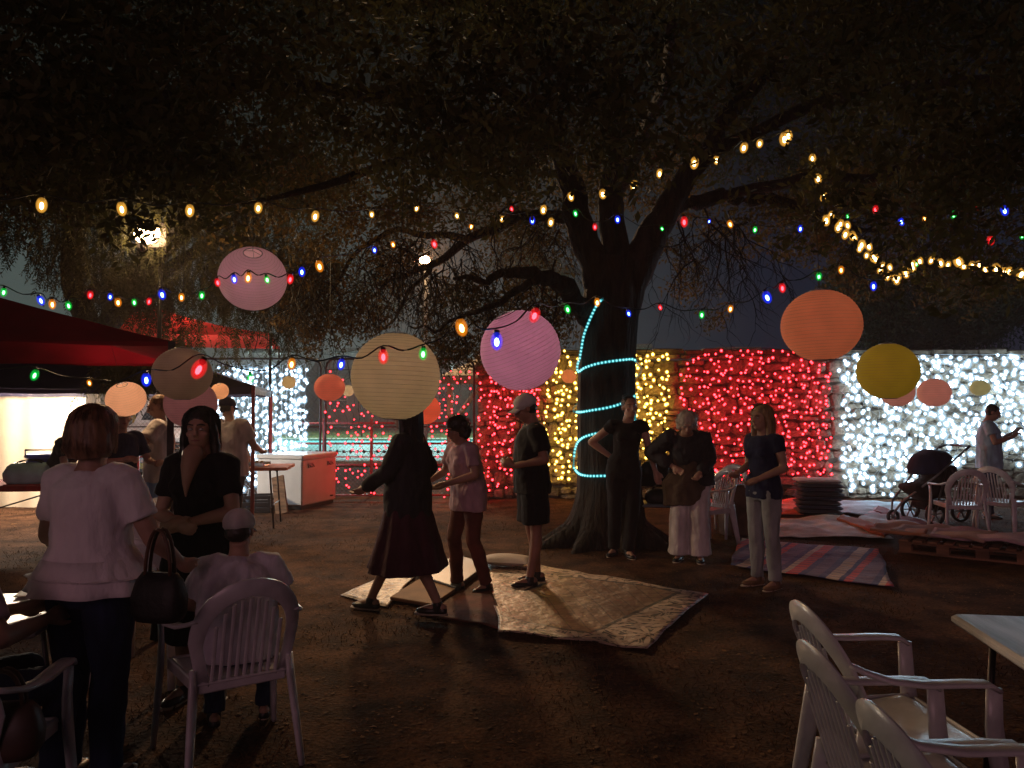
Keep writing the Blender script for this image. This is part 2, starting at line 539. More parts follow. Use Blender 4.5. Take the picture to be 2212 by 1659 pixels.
def low_railing():
    y = 13.75
    t = thing('metal_railing', 'low red metal railing standing behind the red lights and the mesh fence', 'railing', (0, y, 0))
    xa, xb = P(640, 900, y).x, P(1018, 900, y).x
    for v in (914, 958, 1004, 1078):
        z = max(.04, P(0, v, y).z)
        MB().tube([(xa, 0, z), (xb, 0, z)], .022, 6).build('rail', M_red_steel, t, True)
    for u in (700, 803, 910, 1010):
        MB().box((P(u, 900, y).x, 0, .7), (.045, .045, 1.4)).build('post', M_red_steel, t)
low_railing()

# ================================================================== POOL
def pool():
    x0, x1, y0, y1 = -16, 6, 21.7, 36.6
    mw = mat('pool_water', (.12, .58, .60), .55, .2, 1.2, .02, 2.5)
    mb = MB(); mb.sheet(lambda a, b: (x0 + (x1 - x0) * a, y0 + (y1 - y0) * b, .012 + .012 * math.sin(a * 80) * math.sin(b * 60)), 60, 40)
    o = mb.build('pool_water', mw, smooth=True); tag(o, 'lit turquoise swimming pool water beyond the fence', None, None, 'structure')
    mc = mat('pool_coping', (.55, .50, .38), .7, .2, 4)
    mb = MB()
    mb.slab(((x0 + x1) / 2, y0 - .25, .06), (x1 - x0 + 1, .5, .12), .02); mb.slab(((x0 + x1) / 2, y1 + .25, .06), (x1 - x0 + 1, .5, .12), .02)
    mb.slab((x1 + .25, (y0 + y1) / 2, .06), (.5, y1 - y0, .11), .02)
    o = mb.build('pool_coping', mc); tag(o, 'pale coping edge round the swimming pool', None, None, 'structure')
    t = thing('lane_rope', 'dark lane rope floating across the turquoise pool', 'lane rope', (0, 27, .03))
    m = MB()
    for i in range(90): m.lathe([(.0, 0), (.05, .01), (.05, .09), (0, .1)], 6, (x0 + .5 + i * .235, 0, -.03))
    m.build('float', M_navy_cloth, t, kind='stuff')
    MB().tube([(x0, 0, .02), (x1, 0, .02)], .012, 5).build('rope', M_cable, t)
    m = mat('pool_lawn', (.10, .12, .03), .9, .4, 2, .01, 20)
    o = MB().add([(-30, 37.2, .0), (12, 37.2, .0), (12, 44, .6), (-30, 44, .6)], [(0, 1, 2, 3)]).build('lawn', m); tag(o, 'grass bank beyond the swimming pool', None, None, 'structure')
    for i, x in enumerate((-12, -7.5, -3, 1)):  # added pole lamps light the water, standing in for underwater lamps
        l = bpy.data.lights.new('pool_lamp', 'AREA'); l.shape = 'RECTANGLE'; l.size = 2.5; l.size_y = .6; l.energy = 420; l.color = (.62, 1, .95)
        lo = link(bpy.data.objects.new('pool_lamp', l)); lo.location = (x, 38.2, 4.2); lo.rotation_euler = (R(-48), 0, 0)
        t = thing('pool_floodlight', ('pole lamp beyond the pool, %s' % ['behind the navy gazebo', 'behind the white light curtain', 'behind the red light curtain on the fence', 'behind the tree trunk'][i]), 'floodlight', (x, 38.6, 0), group='pole lamps along the far pool edge')
        MB().tube([(0, 0, 0), (0, 0, 4.3)], .05, 8).build('pole', M_steel_dark, t, True)
        MB().slab((0, -.2, 4.42), (2.6, .4, .10), .02, rx=R(30)).build('lamp_head', M_steel_dark, t)  # head of the added pole lamp
pool()

def window_part(t, mbx, w, h, mf, mg, y=-.03):
    f = MB()
    x, z = mbx
    for dx in (-w / 2, w / 2): f.box((x + dx, y, z), (.07, .08, h + .07))
    for dz in (-h / 2, 0, h / 2): f.box((x, y - .002, z + dz), (w, .06, .06))
    fo = f.build('window', mf, t)
    MB().box((x, y + .02, z), (w, .02, h)).build('pane', mg, fo)

def backdrop():
    mwall = mat('plaster_wall', (.36, .29, .22), .9, .2, 2, .004, 20)
    mroof = mat('roof_sheet', (.12, .10, .09), .7, .3, 3)
    lit = emit('lit_window', (1, .62, .25), 1.3); dark = mat('dark_glass', (.02, .025, .03), .1)
    frame = mat('cream_paint', (.55, .50, .38), .6)
    # clubhouse
    t = thing('clubhouse', 'low brown clubhouse with lit window beyond the pool', 'building', (-7.0, 46, .5))
    MB().box((0, 1.5, 1.5), (9, 3, 3)).build('wall', mwall, t)
    MB().add([(-5, -.6, 2.95), (5, -.6, 2.95), (5, 1.5, 4.0), (-5, 1.5, 4.0), (5, 3.6, 2.95), (-5, 3.6, 2.95)], [(0, 1, 2, 3), (3, 2, 4, 5), (0, 3, 5), (1, 4, 2), (0, 5, 4, 1)]).build('roof', mroof, t)
    for x, g in ((-3.3, dark), (-1.2, lit), (.9, dark), (3.1, dark)): window_part(t, (x, 1.5), 1.0, 1.1, frame, g)
    # yellow kiosk
    t = thing('kiosk', 'grey kiosk with a yellow fascia behind the white light curtain', 'kiosk', (0, 19.6, 0))
    xa, xb = P(262, 850, 19.6).x, P(614, 850, 19.6).x
    MB().box((xa + 1.2, .9, .92), (1.9, 1.3, 1.84)).build('wall', mat('kiosk_wall', (.18, .17, .17), .8), t)
    my = mat('yellow_paint', (.75, .52, .02), .5, .15)
    MB().slab(((xa + xb) / 2, 0, 1.97), (xb - xa, .10, .20), .01).build('fascia', my, t)
    MB().box(((xa + xb) / 2, .85, 2.10), (xb - xa, 1.7, .04)).build('roof', mroof, t)
    for k in range(5):
        x = xa + .3 + k * (xb - xa - .6) / 4
        MB().box((x, .07, .93), (.06, .06, 1.86)).build('post', my, t)
    MB().box(((xa + xb) / 2, .0, 1.32), (xb - xa - .5, .05, .05)).build('counter_rail', my, t)
    # far buildings over the wall
    for (u0, u1, v0, v1, Y, lab) in ((1362, 1398, 744, 760, 42, 'small pale building showing above the wall between trunk and red lights'), (1556, 1634, 750, 762, 48, 'long low pale roofed building just above the red lights')):
        a, b = P(u0, v0, Y), P(u1, v1, Y)
        t = thing('far_building', lab, 'building', ((a.x + b.x) / 2, Y, 0))
        w = b.x - a.x
        MB().box((0, 2, (a.z - .25) / 2), (w, 4, a.z - .25)).build('wall', mat('far_wall', (.45, .42, .33), .8), t)
        MB().slab((0, 2, a.z - .12), (w + .5, 4.6, .25), .05).build('roof', mat('far_roof', (.5, .46, .36), .7), t)
        for k in range(max(2, int(w))): window_part(t, (-w / 2 + (k + .5) * w / max(2, int(w)), a.z - .7), .5, .4, frame, dark)
    # hedges / dark woods beyond
    # pergola
    y = 15.2
    t = thing('pergola', 'wooden lean-to with pale slatted roof behind the fence end', 'pergola', (0, y, 0))
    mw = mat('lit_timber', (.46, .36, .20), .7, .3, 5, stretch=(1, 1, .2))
    xl = P(955, 820, y).x; xr = P(1032, 820, y).x + .5
    zb = P(0, 822, y).z
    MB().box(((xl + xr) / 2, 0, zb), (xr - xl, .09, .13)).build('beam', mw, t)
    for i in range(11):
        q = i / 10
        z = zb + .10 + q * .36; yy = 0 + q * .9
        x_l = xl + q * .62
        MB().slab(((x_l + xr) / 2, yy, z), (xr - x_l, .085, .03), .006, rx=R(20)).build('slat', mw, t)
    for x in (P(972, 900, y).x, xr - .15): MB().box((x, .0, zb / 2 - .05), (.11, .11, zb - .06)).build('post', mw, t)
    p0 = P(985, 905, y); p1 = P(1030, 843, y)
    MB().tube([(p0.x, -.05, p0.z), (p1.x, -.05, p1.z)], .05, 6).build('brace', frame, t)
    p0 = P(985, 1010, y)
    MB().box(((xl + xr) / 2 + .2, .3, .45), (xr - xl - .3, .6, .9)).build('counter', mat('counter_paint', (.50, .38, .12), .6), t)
backdrop()

# lamp masts ------------------------------------------------------------
def lamp_mast(u, v, Y, label, r, st, spot, aim, col, cone, ladder):
    p = P(u, v, Y)
    t = thing('lamp_mast', label, 'lamp', (p.x, p.y, 0))
    mwh = mat('mast_paint', (.65, .68, .66), .5) if ladder else M_black_plastic
    MB().tube([(0, .25, 0), (0, .25, p.z + (.3 if ladder else .05))], .06 if ladder else .028, 8).build('pole', mwh, t, True)
    if ladder:
        m = MB()
        for k in range(int(p.z / .35)): m.tube([(-.16 if k % 2 else 0, .25, .5 + k * .35), (0 if k % 2 else .16, .25, .5 + k * .35)], .018, 5)
        m.build('step_bolts', mwh, t, kind='stuff')
    MB().slab((0, .1, p.z), (r * 2.6, .18, r * 2.2), .03).build('lamp_head', M_steel_dark, t)
    m = MB(); m.ball((0, 0, 0), (r, r * .4, r * .8), 12, 8)
    m.build('lamp_glass', emit('lamp_glow', col, st), t, loc=(0, -.1, p.z))
    l = bpy.data.lights.new('lamp_beam', 'SPOT'); l.energy = spot; l.color = col; l.spot_size = R(cone); l.spot_blend = .6; l.shadow_soft_size = .40
    lo = link(bpy.data.objects.new('lamp_beam', l)); lo.location = (p.x, p.y - .35, p.z)
    d = Vector(aim) - lo.location
    lo.rotation_euler = d.to_track_quat('-Z', 'Y').to_euler()
lamp_mast(918, 563, 20.8, 'white pole lamp with step bolts glowing above the cream lantern', .14, 60, 3000, (1.4, 6.2, 0), (1, .60, .30), 60, True)
lamp_mast(326, 508, 9.0, 'big warm floodlight shining through the leaves above the red gazebo', .155, 60, 420, (-1.0, 6.0, 0), (1, .66, .34), 100, False)

# ================================================================== GAZEBOS
def gazebo(name, label, corner, w, d, rz, apex_dz, mcol, mat_leg, side_drop=.18, legs=True):
    """corner = front right eave corner; the frame runs w to the west and d to the back"""
    t = thing(name, label, 'gazebo', (corner[0], corner[1], 0), rz)
    ez = corner[2]
    cx, cy = -w / 2, d / 2
    mb = MB()
    cs = [(0, 0), (-w, 0), (-w, d), (0, d)]
    N = 10
    for k in range(4):
        a, b = cs[k], cs[(k + 1) % 4]
        base = len(mb.v)
        idx = {}
        for i in range(N + 1):
            for j in range(N + 1 - i):
                s, q = i / N, j / N   # s toward b, q toward apex
                x = a[0] * (1 - s - q) + b[0] * s + cx * q; y = a[1] * (1 - s - q) + b[1] * s + cy * q
                e = (1 - s - q) * s * 4
                z = ez + apex_dz * q - .05 * e - .06 * math.sin(PI * q) + .008 * noise.noise(Vector((x * 3, y * 3, 1)))
                idx[i, j] = len(mb.v) - base; mb.v.append((x, y, z))
        for i in range(N):
            for j in range(N - i):
                mb.f.append((base + idx[i, j], base + idx[i + 1, j], base + idx[i, j + 1])); mb.m.append(0)
                if (i + 1, j + 1) in idx and i + j < N - 1:
                    mb.f.append((base + idx[i + 1, j], base + idx[i + 1, j + 1], base + idx[i, j + 1])); mb.m.append(0)
    mb.build('canopy', mcol, t, True)
    for k in range(4):
        a, b = Vector(cs[k]), Vector(cs[(k + 1) % 4])
        nn = 24
        n_ = Vector((b - a).normalized().yx); n_.y *= -1
        m = MB(); m.sheet(lambda s, q: (a.x + (b.x - a.x) * s + n_.x * .01 * math.sin(s * 40) * q, a.y + (b.y - a.y) * s + n_.y * .012 * math.sin(s * 40) * q, ez - .05 * math.sin(PI * s) * (1 - q) - side_drop * q - .012 * abs(math.sin(s * 20)) * q), nn, 2)
        m.build('valance', mcol, t)
    if legs:
        for x, y in cs:
            m = MB(); m.box((x * .985 - .01, y * .985 + .012, ez / 2), (.045, .045, ez)); m.box((x * .985 - .01, y * .985 + .012, .01), (.10, .10, .02))
            m.build('leg', mat_leg, t)
    return t
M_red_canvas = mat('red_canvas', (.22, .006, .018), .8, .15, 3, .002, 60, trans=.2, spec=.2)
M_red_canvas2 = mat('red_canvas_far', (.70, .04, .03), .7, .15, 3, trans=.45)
M_navy_canvas = mat('navy_canvas', (.022, .018, .05), .65, .25, 3, .002, 60)
c = P(374, 738, 5.5)
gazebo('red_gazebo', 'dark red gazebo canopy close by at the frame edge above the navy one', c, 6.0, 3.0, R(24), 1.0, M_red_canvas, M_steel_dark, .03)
c = P(549, 834, 10)
gazebo('navy_gazebo', 'navy blue gazebo with a lit cream back wall', c, 4.6, 3.0, R(13), .95, M_navy_canvas, M_red_steel, .10)
c = P(586, 720, 13.2)
l = bpy.data.lights.new('tent_light', 'POINT'); l.energy = 90; l.color = (1, .8, .6); l.shadow_soft_size = .15  # unseen lamp added inside the far red gazebo to brighten its canopy
lo = link(bpy.data.objects.new('tent_light', l)); lo.location = (c.x - 1.9, c.y + 1.2, c.z - .25)
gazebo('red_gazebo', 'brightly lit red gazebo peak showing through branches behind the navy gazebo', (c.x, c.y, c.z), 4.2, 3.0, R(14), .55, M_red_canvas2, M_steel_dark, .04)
def tarp():
    y = 12.4
    a = P(-40, 900, y).x; b = P(183, 900, y).x; zt = P(0, 838, y).z
    t = thing('tarp_wall', 'cream tarpaulin side wall glowing under the navy gazebo', 'tarpaulin', (b, y, 0))
    mt = mat('cream_tarp', (.78, .66, .50), .6, .06, 2, .004, 8)
    m = MB(); m.sheet(lambda s, q: ((a - b) * s, .03 * math.sin(s * 9) * (1 - q) + .02 * math.sin(s * 23), zt * q + .0), 40, 10)
    m.build('tarp', mt, t, True)
    MB().box((.03, 0, zt / 2), (.05, .05, zt)).build('pole', M_galv, t)
    m = MB()
    for k in range(8): m.ball((.01, -.012, .2 + k * .22), (.018, .006, .018), 8, 5)
    m.build('eyelets', M_galv, t, kind='stuff')
    p = P(95, 840, 11.6)
    t = thing('tent_lamp', 'warm tube lamp hanging under the navy gazebo beside the cream tarpaulin', 'lamp', (p.x, p.y, p.z + .14))
    m = MB(); m.tube([(-.5, 0, 0), (.5, 0, 0)], .02, 8); m.build('tube', emit('tube_glow', (1, .72, .42), 22), t)
    MB().slab((0, 0, .05), (1.1, .09, .05), .01).build('housing', M_white_plastic, t)
    l = bpy.data.lights.new('tent_light', 'POINT'); l.energy = 430; l.color = (1, .80, .58); l.shadow_soft_size = .15
    lo = link(bpy.data.objects.new('tent_light', l)); lo.location = (p.x + .1, p.y - .6, p.z - .05)
    # second, white lamp added to light the man and the van
    l = bpy.data.lights.new('tent_light', 'POINT'); l.energy = 75; l.color = (.72, .88, 1); l.shadow_soft_size = .12
    q = P(262, 852, 10.9)
    lo = link(bpy.data.objects.new('tent_light', l)); lo.location = q
    t = thing('tent_lamp', 'cool white bulb lamp hanging under the navy gazebo behind the women', 'lamp', (q.x, q.y, q.z))
    MB().ball((0, 0, 0.06), (.05, .05, .06), 10, 8).build('bulb', emit('bulb_white', (.8, .9, 1), 12), t, True)  # bulb of the added white lamp
    MB().tube([(0, 0, .1), (0, 0, .45)], .008, 5).build('cable', M_cable, t)
tarp()

# ================================================================== TREES
def smooth_path(pts, rr, k=4, wob=.0, seed=0):
    """Catmull-Rom through points with a little wander"""
    P_ = [Vector(p) for p in pts]; out = []; ro = []
    n = len(P_)
    for i in range(n - 1):
        p0, p1, p2, p3 = P_[max(0, i - 1)], P_[i], P_[i + 1], P_[min(n - 1, i + 2)]
        for j in range(k):
            t = j / k
            out.append(.5 * ((2 * p1) + (p2 - p0) * t + (2 * p0 - 5 * p1 + 4 * p2 - p3) * t * t + (3 * p1 - p0 - 3 * p2 + p3) * t ** 3))
            ro.append(rr[i] * (1 - t) + rr[i + 1] * t)
    out.append(P_[-1]); ro.append(rr[-1])
    if wob:
        for i, p in enumerate(out):
            q = Vector((seed, i * .35, 0))
            out[i] = p + Vector((noise.noise(q), noise.noise(q + Vector((9, 0, 0))), noise.noise(q + Vector((0, 0, 9))))) * wob
    return out, ro

def leaf_template(kind, r):
    """a drooping twig with leaflets, about 30-50 triangles"""
    V = []; T = []
    def leaf(p, d, L, W):
        d = d / np.linalg.norm(d)
        s = np.cross(d, r.normal(size=3)); s /= np.linalg.norm(s)
        b = len(V)
        V.extend([p, p + d * L * .5 + s * W, p + d * L, p + d * L * .5 - s * W])
        T.append((b, b + 1, b + 2)); T.append((b, b + 2, b + 3))
    if kind == 'pepper':       # long hanging feathery spray
        L = .42
        for i in range(15):
            q = i / 14
            p = np.array([.10 * q * q * 1.2, 0, -L * q])
            for sg in (-1, 1):
                leaf(p, np.array([.35 + .2 * r.normal(), sg, -.9 + .25 * r.normal()]), .075 * (1 - .3 * q), .0075)
        for i in range(3):
            p = np.array([.12 * (i / 3) ** 2, 0, -L * i / 3]); q = np.array([.12 * ((i + 1) / 3) ** 2, 0, -L * (i + 1) / 3])
            b = len(V); V.extend([p + (0, .003, 0), p - (0, .003, 0), q - (.0, .003, 0), q + (0, .003, 0)]); T.append((b, b + 1, b + 2)); T.append((b, b + 2, b + 3))
    else:                      # bunch of small leaves round a twig end
        for i in range(22):
            d = r.normal(size=3); d[2] -= .35
            p = r.normal(size=3) * .085
            leaf(p, d, .07 + .03 * r.random(), .017)
    return np.array(V, dtype=float), np.array(T)

def foliage(name, parent, blobs, kind, material, seed, size=1.0):
    """blobs: (centre, (rx,ry,rz), count)"""
    r = np.random.default_rng(seed)
    tp = [leaf_template(kind, r) for _ in range(5)]
    Vs = []; Ts = []; off = 0
    for (c, rad, cnt) in blobs:
        d = r.normal(size=(cnt, 3)); d /= np.linalg.norm(d, axis=1)[:, None]
        q = d * (r.random(cnt) ** .45)[:, None] * np.array(rad) + np.array(c)
        for k in range(5):
            qq = q[k::5]
            if not len(qq): continue
            n = len(qq); V, T = tp[k]
            a = r.random(n) * 2 * PI; t = r.normal(size=n) * (.25 if kind == 'pepper' else .9); s = size * (.7 + .6 * r.random(n))
            ca, sa, ct, st_ = np.cos(a), np.sin(a), np.cos(t), np.sin(t)
            X = V[None, :, 0] * s[:, None]; Y = V[None, :, 1] * s[:, None]; Z = V[None, :, 2] * s[:, None]
            Y2 = Y * ct[:, None] - Z * st_[:, None]; Z2 = Y * st_[:, None] + Z * ct[:, None]
            X3 = X * ca[:, None] - Y2 * sa[:, None]; Y3 = X * sa[:, None] + Y2 * ca[:, None]
            W = np.stack([X3, Y3, Z2], -1) + qq[:, None, :]
            Vs.append(W.reshape(-1, 3))
            Ts.append((T[None] + (off + np.arange(n) * len(V))[:, None, None]).reshape(-1, 3)); off += n * len(V)
    return raw(name, np.concatenate(Vs), np.concatenate(Ts), material, parent, 'stuff')

M_leaf = mat('leaf', (.078, .072, .028), .7, .45, 1.2, trans=.35, col2=(.040, .040, .017), spec=.12)
M_leaf_rust = mat('rusty_leaf', (.14, .085, .030), .7, .45, 2.0, trans=.35, col2=(.055, .048, .020), spec=.12)
M_leaf_green = mat('green_leaf', (.09, .11, .05), .6, .4, 1.5, trans=.25, spec=.2)

def main_tree():
    base = G(1312, 1175)
    t = thing('shade_tree', 'huge spreading shade tree whose trunk is wound with turquoise rope light', 'tree', (base.x, base.y, 0))
    D = base.y
    B = lambda u, v, dy=0: P(u, v, D + dy) - Vector((base.x, base.y, 0))
    trunk = MB()
    def limb(pts, rr, n=14, wob=.05, seed=1, k=5):
        p, r_ = smooth_path(pts, rr, k, wob, seed)
        r_ = [x * (1 + .10 * noise.noise(Vector((i * .6, seed, 0)))) for i, x in enumerate(r_)]
        return p, r_
    p, r_ = smooth_path([B(1312, 1178), B(1314, 1130), B(1316, 1060), B(1313, 960), B(1310, 850), B(1314, 740), B(1322, 640), B(1330, 560)], [.50, .44, .375, .35, .335, .33, .33, .26], 5)
    trunk.loft(p, r_, None, 28, ripple=[.05 + .05 * math.exp(-i * .18) for i in range(len(p))])
    # root buttresses
    for ang, L in ((200, 1.0), (178, .9), (235, .8), (285, .7), (330, .8), (10, .9), (60, .8), (130, .8)):
        a = R(ang); d = Vector((math.cos(a), math.sin(a), 0))
        p, r_ = smooth_path([d * .18 + Vector((0, 0, .62)), d * .34 + Vector((0, 0, .22)), d * (.34 + L * .30) + Vector((0, 0, .06)), d * (.3 + L * .62) + Vector((0, 0, -.02))], [.16, .15, .10, .03], 4)
        trunk.loft(p, r_, None, 10)
    for pts, rr in (
        ([B(1318, 690), B(1296, 600), B(1264, 520), B(1238, 430, -.2), B(1214, 330, -.5), B(1150, 240, -1), B(1060, 180, -1.6)], [.20, .20, .17, .15, .12, .10, .07]),
        ([B(1325, 640), B(1330, 540, .1), B(1318, 420, .3), B(1332, 300, .5), B(1325, 120, .8)], [.19, .17, .15, .12, .08]),
        ([B(1335, 690), B(1368, 600), B(1408, 510, .1), B(1446, 440, .1), B(1510, 350, 0), B(1580, 240, -.2), B(1690, 130, -.5)], [.22, .20, .19, .15, .12, .10, .06])):
        p, r_ = limb(pts, rr, seed=int(rr[0] * 100)); trunk.loft(p, r_, None, 14)
    trunk.build('trunk', M_bark, t, True)
    # lateral branches, each its own part
    br = [
        ([B(1275, 690, -.1), B(1238, 642, -.4), B(1195, 606, -.8), B(1150, 590, -1), B(1090, 592, -1.2), B(1040, 606, -1.3), B(985, 598, -1.4)], [.13, .115, .09, .07, .05, .035, .015]),
        ([B(1160, 602, -.9), B(1100, 640, -1.1), B(1045, 668, -1.2), B(985, 690, -1.2), B(930, 712, -1.3), B(880, 706, -1.3)], [.045, .038, .030, .022, .016, .008]),
        ([B(1240, 470, -.1), B(1120, 470, .5), B(1010, 520, .8), B(930, 575, 1), B(850, 600, 1.1), B(790, 660, 1.2)], [.08, .07, .06, .045, .03, .01]),
        ([B(930, 575, 1), B(880, 640, 1.0), B(850, 690, .9), B(800, 730, .9)], [.035, .025, .015, .006]),
        ([B(1010, 520, .8), B(900, 500, .4), B(800, 520, .1), B(740, 590, .0), B(700, 660, .0)], [.045, .04, .03, .02, .008]),
        ([B(1425, 470, .1), B(1480, 440, .2), B(1560, 428, .3), B(1650, 430, .3), B(1740, 452, .3), B(1830, 490, .2), B(1900, 500, .1)], [.11, .10, .09, .08, .06, .04, .015]),
        ([B(1560, 428, .3), B(1700, 390, -.4), B(1880, 380, -1), B(2070, 330, -1.6), B(2230, 370, -2)], [.07, .06, .05, .04, .02]),
        ([B(1510, 350, 0), B(1700, 250, -.8), B(1900, 190, -1.5), B(2080, 180, -2), B(2250, 190, -2.5)], [.08, .07, .06, .05, .04]),
        ([B(1214, 330, -.5), B(1000, 250, -1.4), B(760, 200, -2.4), B(480, 190, -3.5), B(200, 240, -4.4)], [.09, .08, .065, .05, .02]),
        ([B(1150, 240, -1), B(900, 330, -1.5), B(700, 400, -2), B(520, 440, -2.4)], [.06, .05, .035, .012]),
        ([B(1330, 420, .3), B(1420, 230, -1.5), B(1450, 60, -3)], [.08, .06, .04]),
    ]
    for i, (pts, rr) in enumerate(br):
        p, r_ = limb(pts, rr, 9, .07, i + 3); m = MB(); m.loft(p, r_, None, 9); m.build('branch', M_bark, t, True)
    # hanging bare twigs
    tw = MB(); rr_ = random.Random(12)
    def twig(p, d, L, r, depth=0):
        pts = [p]; q = p.copy(); dd = d.copy(); n = 6
        for i in range(n):
            dd = (dd + Vector((rr_.gauss(0, .34), rr_.gauss(0, .30), -.14 + rr_.gauss(0, .2)))).normalized()
            q = q + dd * (L / n); pts.append(q.copy())
            if depth < 2 and rr_.random() < .62:
                twig(q.copy(), (dd + Vector((rr_.gauss(0, .8), rr_.gauss(0, .6), rr_.gauss(-.2, .5)))).normalized(), L * .6, r * .55, depth + 1)
        tw.loft(pts, [r * (1 - .8 * i / n) for i in range(n + 1)], None, 4, cap=False)
    for u0, u1, v0, v1, n in ((760, 1010, 500, 600, 40), (950, 1220, 560, 620, 20), (880, 1180, 620, 700, 16), (600, 800, 560, 660, 16), (1080, 1240, 430, 520, 10), (1420, 1620, 450, 560, 26), (1700, 2150, 450, 560, 16)):
        for _ in range(n):
            p = B(rr_.uniform(u0, u1), rr_.uniform(v0, v1), rr_.uniform(-1.3, 1.1))
            twig(p, Vector((rr_.gauss(0, .7), rr_.gauss(0, .4), -.5)).normalized(), rr_.uniform(.4, .95), rr_.uniform(.007, .013))
    tw.build('twigs', M_bark, t, kind='stuff')
    # crown: clumps spread through the whole volume over the garden
    blobs = []
    q = random.Random(5)
    for i in range(150):
        x = q.uniform(-10.5, 11); y = q.uniform(3.0, 15)
        zlow = 1.6 + y * (880 - 395) / F          # the underside as seen clears the middle of the view
        z = max(3.0, q.uniform(zlow, zlow + .30 * y + 1.0))
        s = q.uniform(.5, 1.15)
        blobs.append(((x - base.x, y - base.y, z), (s * 1.3, s * 1.2, s * .75), int(135 * s * s + 40)))
    foliage('crown', t, blobs, 'bunch', M_leaf, 21, .85)
    lows = []
    for (u, v, dy, s, cnt) in (
        (760, 470, -1, .8, 150), (640, 440, -1.5, .9, 150), (860, 455, -.5, .7, 90), (980, 470, 0, .6, 80), (1080, 480, .5, .7, 90), (1170, 470, .5, .6, 90),
        (860, 600, .3, .35, 30), (760, 600, .2, .5, 70), (690, 640, 0, .45, 70), (960, 620, .3, .3, 34), (930, 670, 0, .25, 30), (1030, 640, -.5, .4, 60),
        (1170, 550, .6, .5, 60), (1200, 660, .3, .35, 60), (1180, 700, .3, .35, 60), (1080, 700, 0, .35, 50), (1010, 740, 0, .35, 60), (960, 765, .2, .3, 50), (1140, 640, .3, .3, 50),
        (700, 720, .2, .35, 60), (760, 690, .1, .35, 50), (830, 660, .5, .35, 50), (640, 690, .1, .4, 60),
        (1290, 400, .8, .5, 80), (1420, 330, .8, .7, 120), (1520, 450, .8, .45, 50), (1400, 430, .8, .4, 50), (1480, 540, 1.0, .35, 34), (1500, 610, 1.2, .35, 30), (1600, 500, .8, .5, 50),
        (1540, 690, 1.4, .2, 14), (1700, 470, .6, .6, 110), (1800, 430, .4, .7, 130), (1780, 530, .8, .5, 80), (1900, 480, .4, .7, 130), (2000, 420, 0, .8, 160), (2100, 480, 0, .8, 150), (2180, 560, .2, .6, 110), (1990, 550, .5, .5, 90), (1870, 590, .8, .45, 70), (2080, 620, .8, .5, 80)):
        c = B(u, v, dy); lows.append((tuple(c), (s * 1.1, s, s * .8), int(cnt * .62)))
    foliage('crown_fringe', t, lows, 'bunch', M_leaf_rust, 22, .72)
main_tree()

def hanging_tree():
    base = Vector((-6.6, 12.2, 0))
    t = thing('pepper_tree', 'weeping feathery tree with hanging sprays over the gazebos', 'tree', base)
    B = lambda u, v, Y: P(u, v, Y) - base
    m = MB()
    p, r_ = smooth_path([Vector((0, 0, 0)), Vector((.1, 0, 1.2)), Vector((0, -.1, 2.6)), Vector((-.2, -.4, 4.2)), Vector((-.1, -.6, 6))], [.26, .2, .18, .14, .07], 5, .08, 3)
    m.loft(p, r_, None, 12); m.build('trunk', M_bark, t, True)
    for i, (a, b, c) in enumerate(((B(430, 430, 10.5), B(300, 330, 9.5), B(120, 330, 8.5)), (B(520, 430, 11), B(600, 400, 10), B(700, 480, 9.5)), (B(420, 470, 11.5), B(330, 500, 11), B(200, 560, 10.5)), (B(500, 520, 11), B(560, 560, 10.5), B(640, 640, 10)))):
        p, r_ = smooth_path([Vector((0, -.1, 2.4)), (Vector((0, -.1, 2.4)) + a) / 2 + Vector((0, 0, .4)), a, b, c], [.12, .10, .07, .05, .015], 4, .1, i)
        m = MB(); m.loft(p, r_, None, 8); m.build('branch', M_bark, t, True)
    bl = []
    for (u, v, Y, s, cnt) in ((60, 330, 8, .9, 140), (170, 370, 8.5, 1.0, 190), (320, 350, 9, 1.1, 220), (480, 370, 9.5, 1.0, 190), (620, 380, 9.5, .8, 130),
        (130, 520, 9, .35, 60), (190, 560, 9.2, .5, 110), (230, 470, 9.5, .45, 90), (440, 480, 9.5, .7, 150), (540, 500, 9.5, .7, 140), (420, 570, 9.5, .6, 130), (480, 610, 9.6, .45, 80), (560, 640, 9.6, .4, 60), (600, 560, 9.6, .6, 120),
        (300, 580, 9.6, .5, 110), (240, 610, 9.6, .4, 80), (340, 640, 9.8, .45, 90), (400, 710, 10, .3, 30), (500, 730, 10, .25, 18), (620, 700, 10, .3, 30), (110, 400, 9, .5, 70), (40, 480, 9, .28, 30), (650, 620, 9.8, .5, 90), (690, 540, 9.6, .5, 80),
        (300, 780, 9.2, .28, 60), (240, 775, 9.3, .22, 40), (380, 740, 9.2, .3, 60)):
        bl.append((tuple(B(u, v, Y)), (s * 1.1, s, s * .7), int(cnt * .95)))
    foliage('crown', t, bl, 'pepper', M_leaf, 31, .95)
hanging_tree()

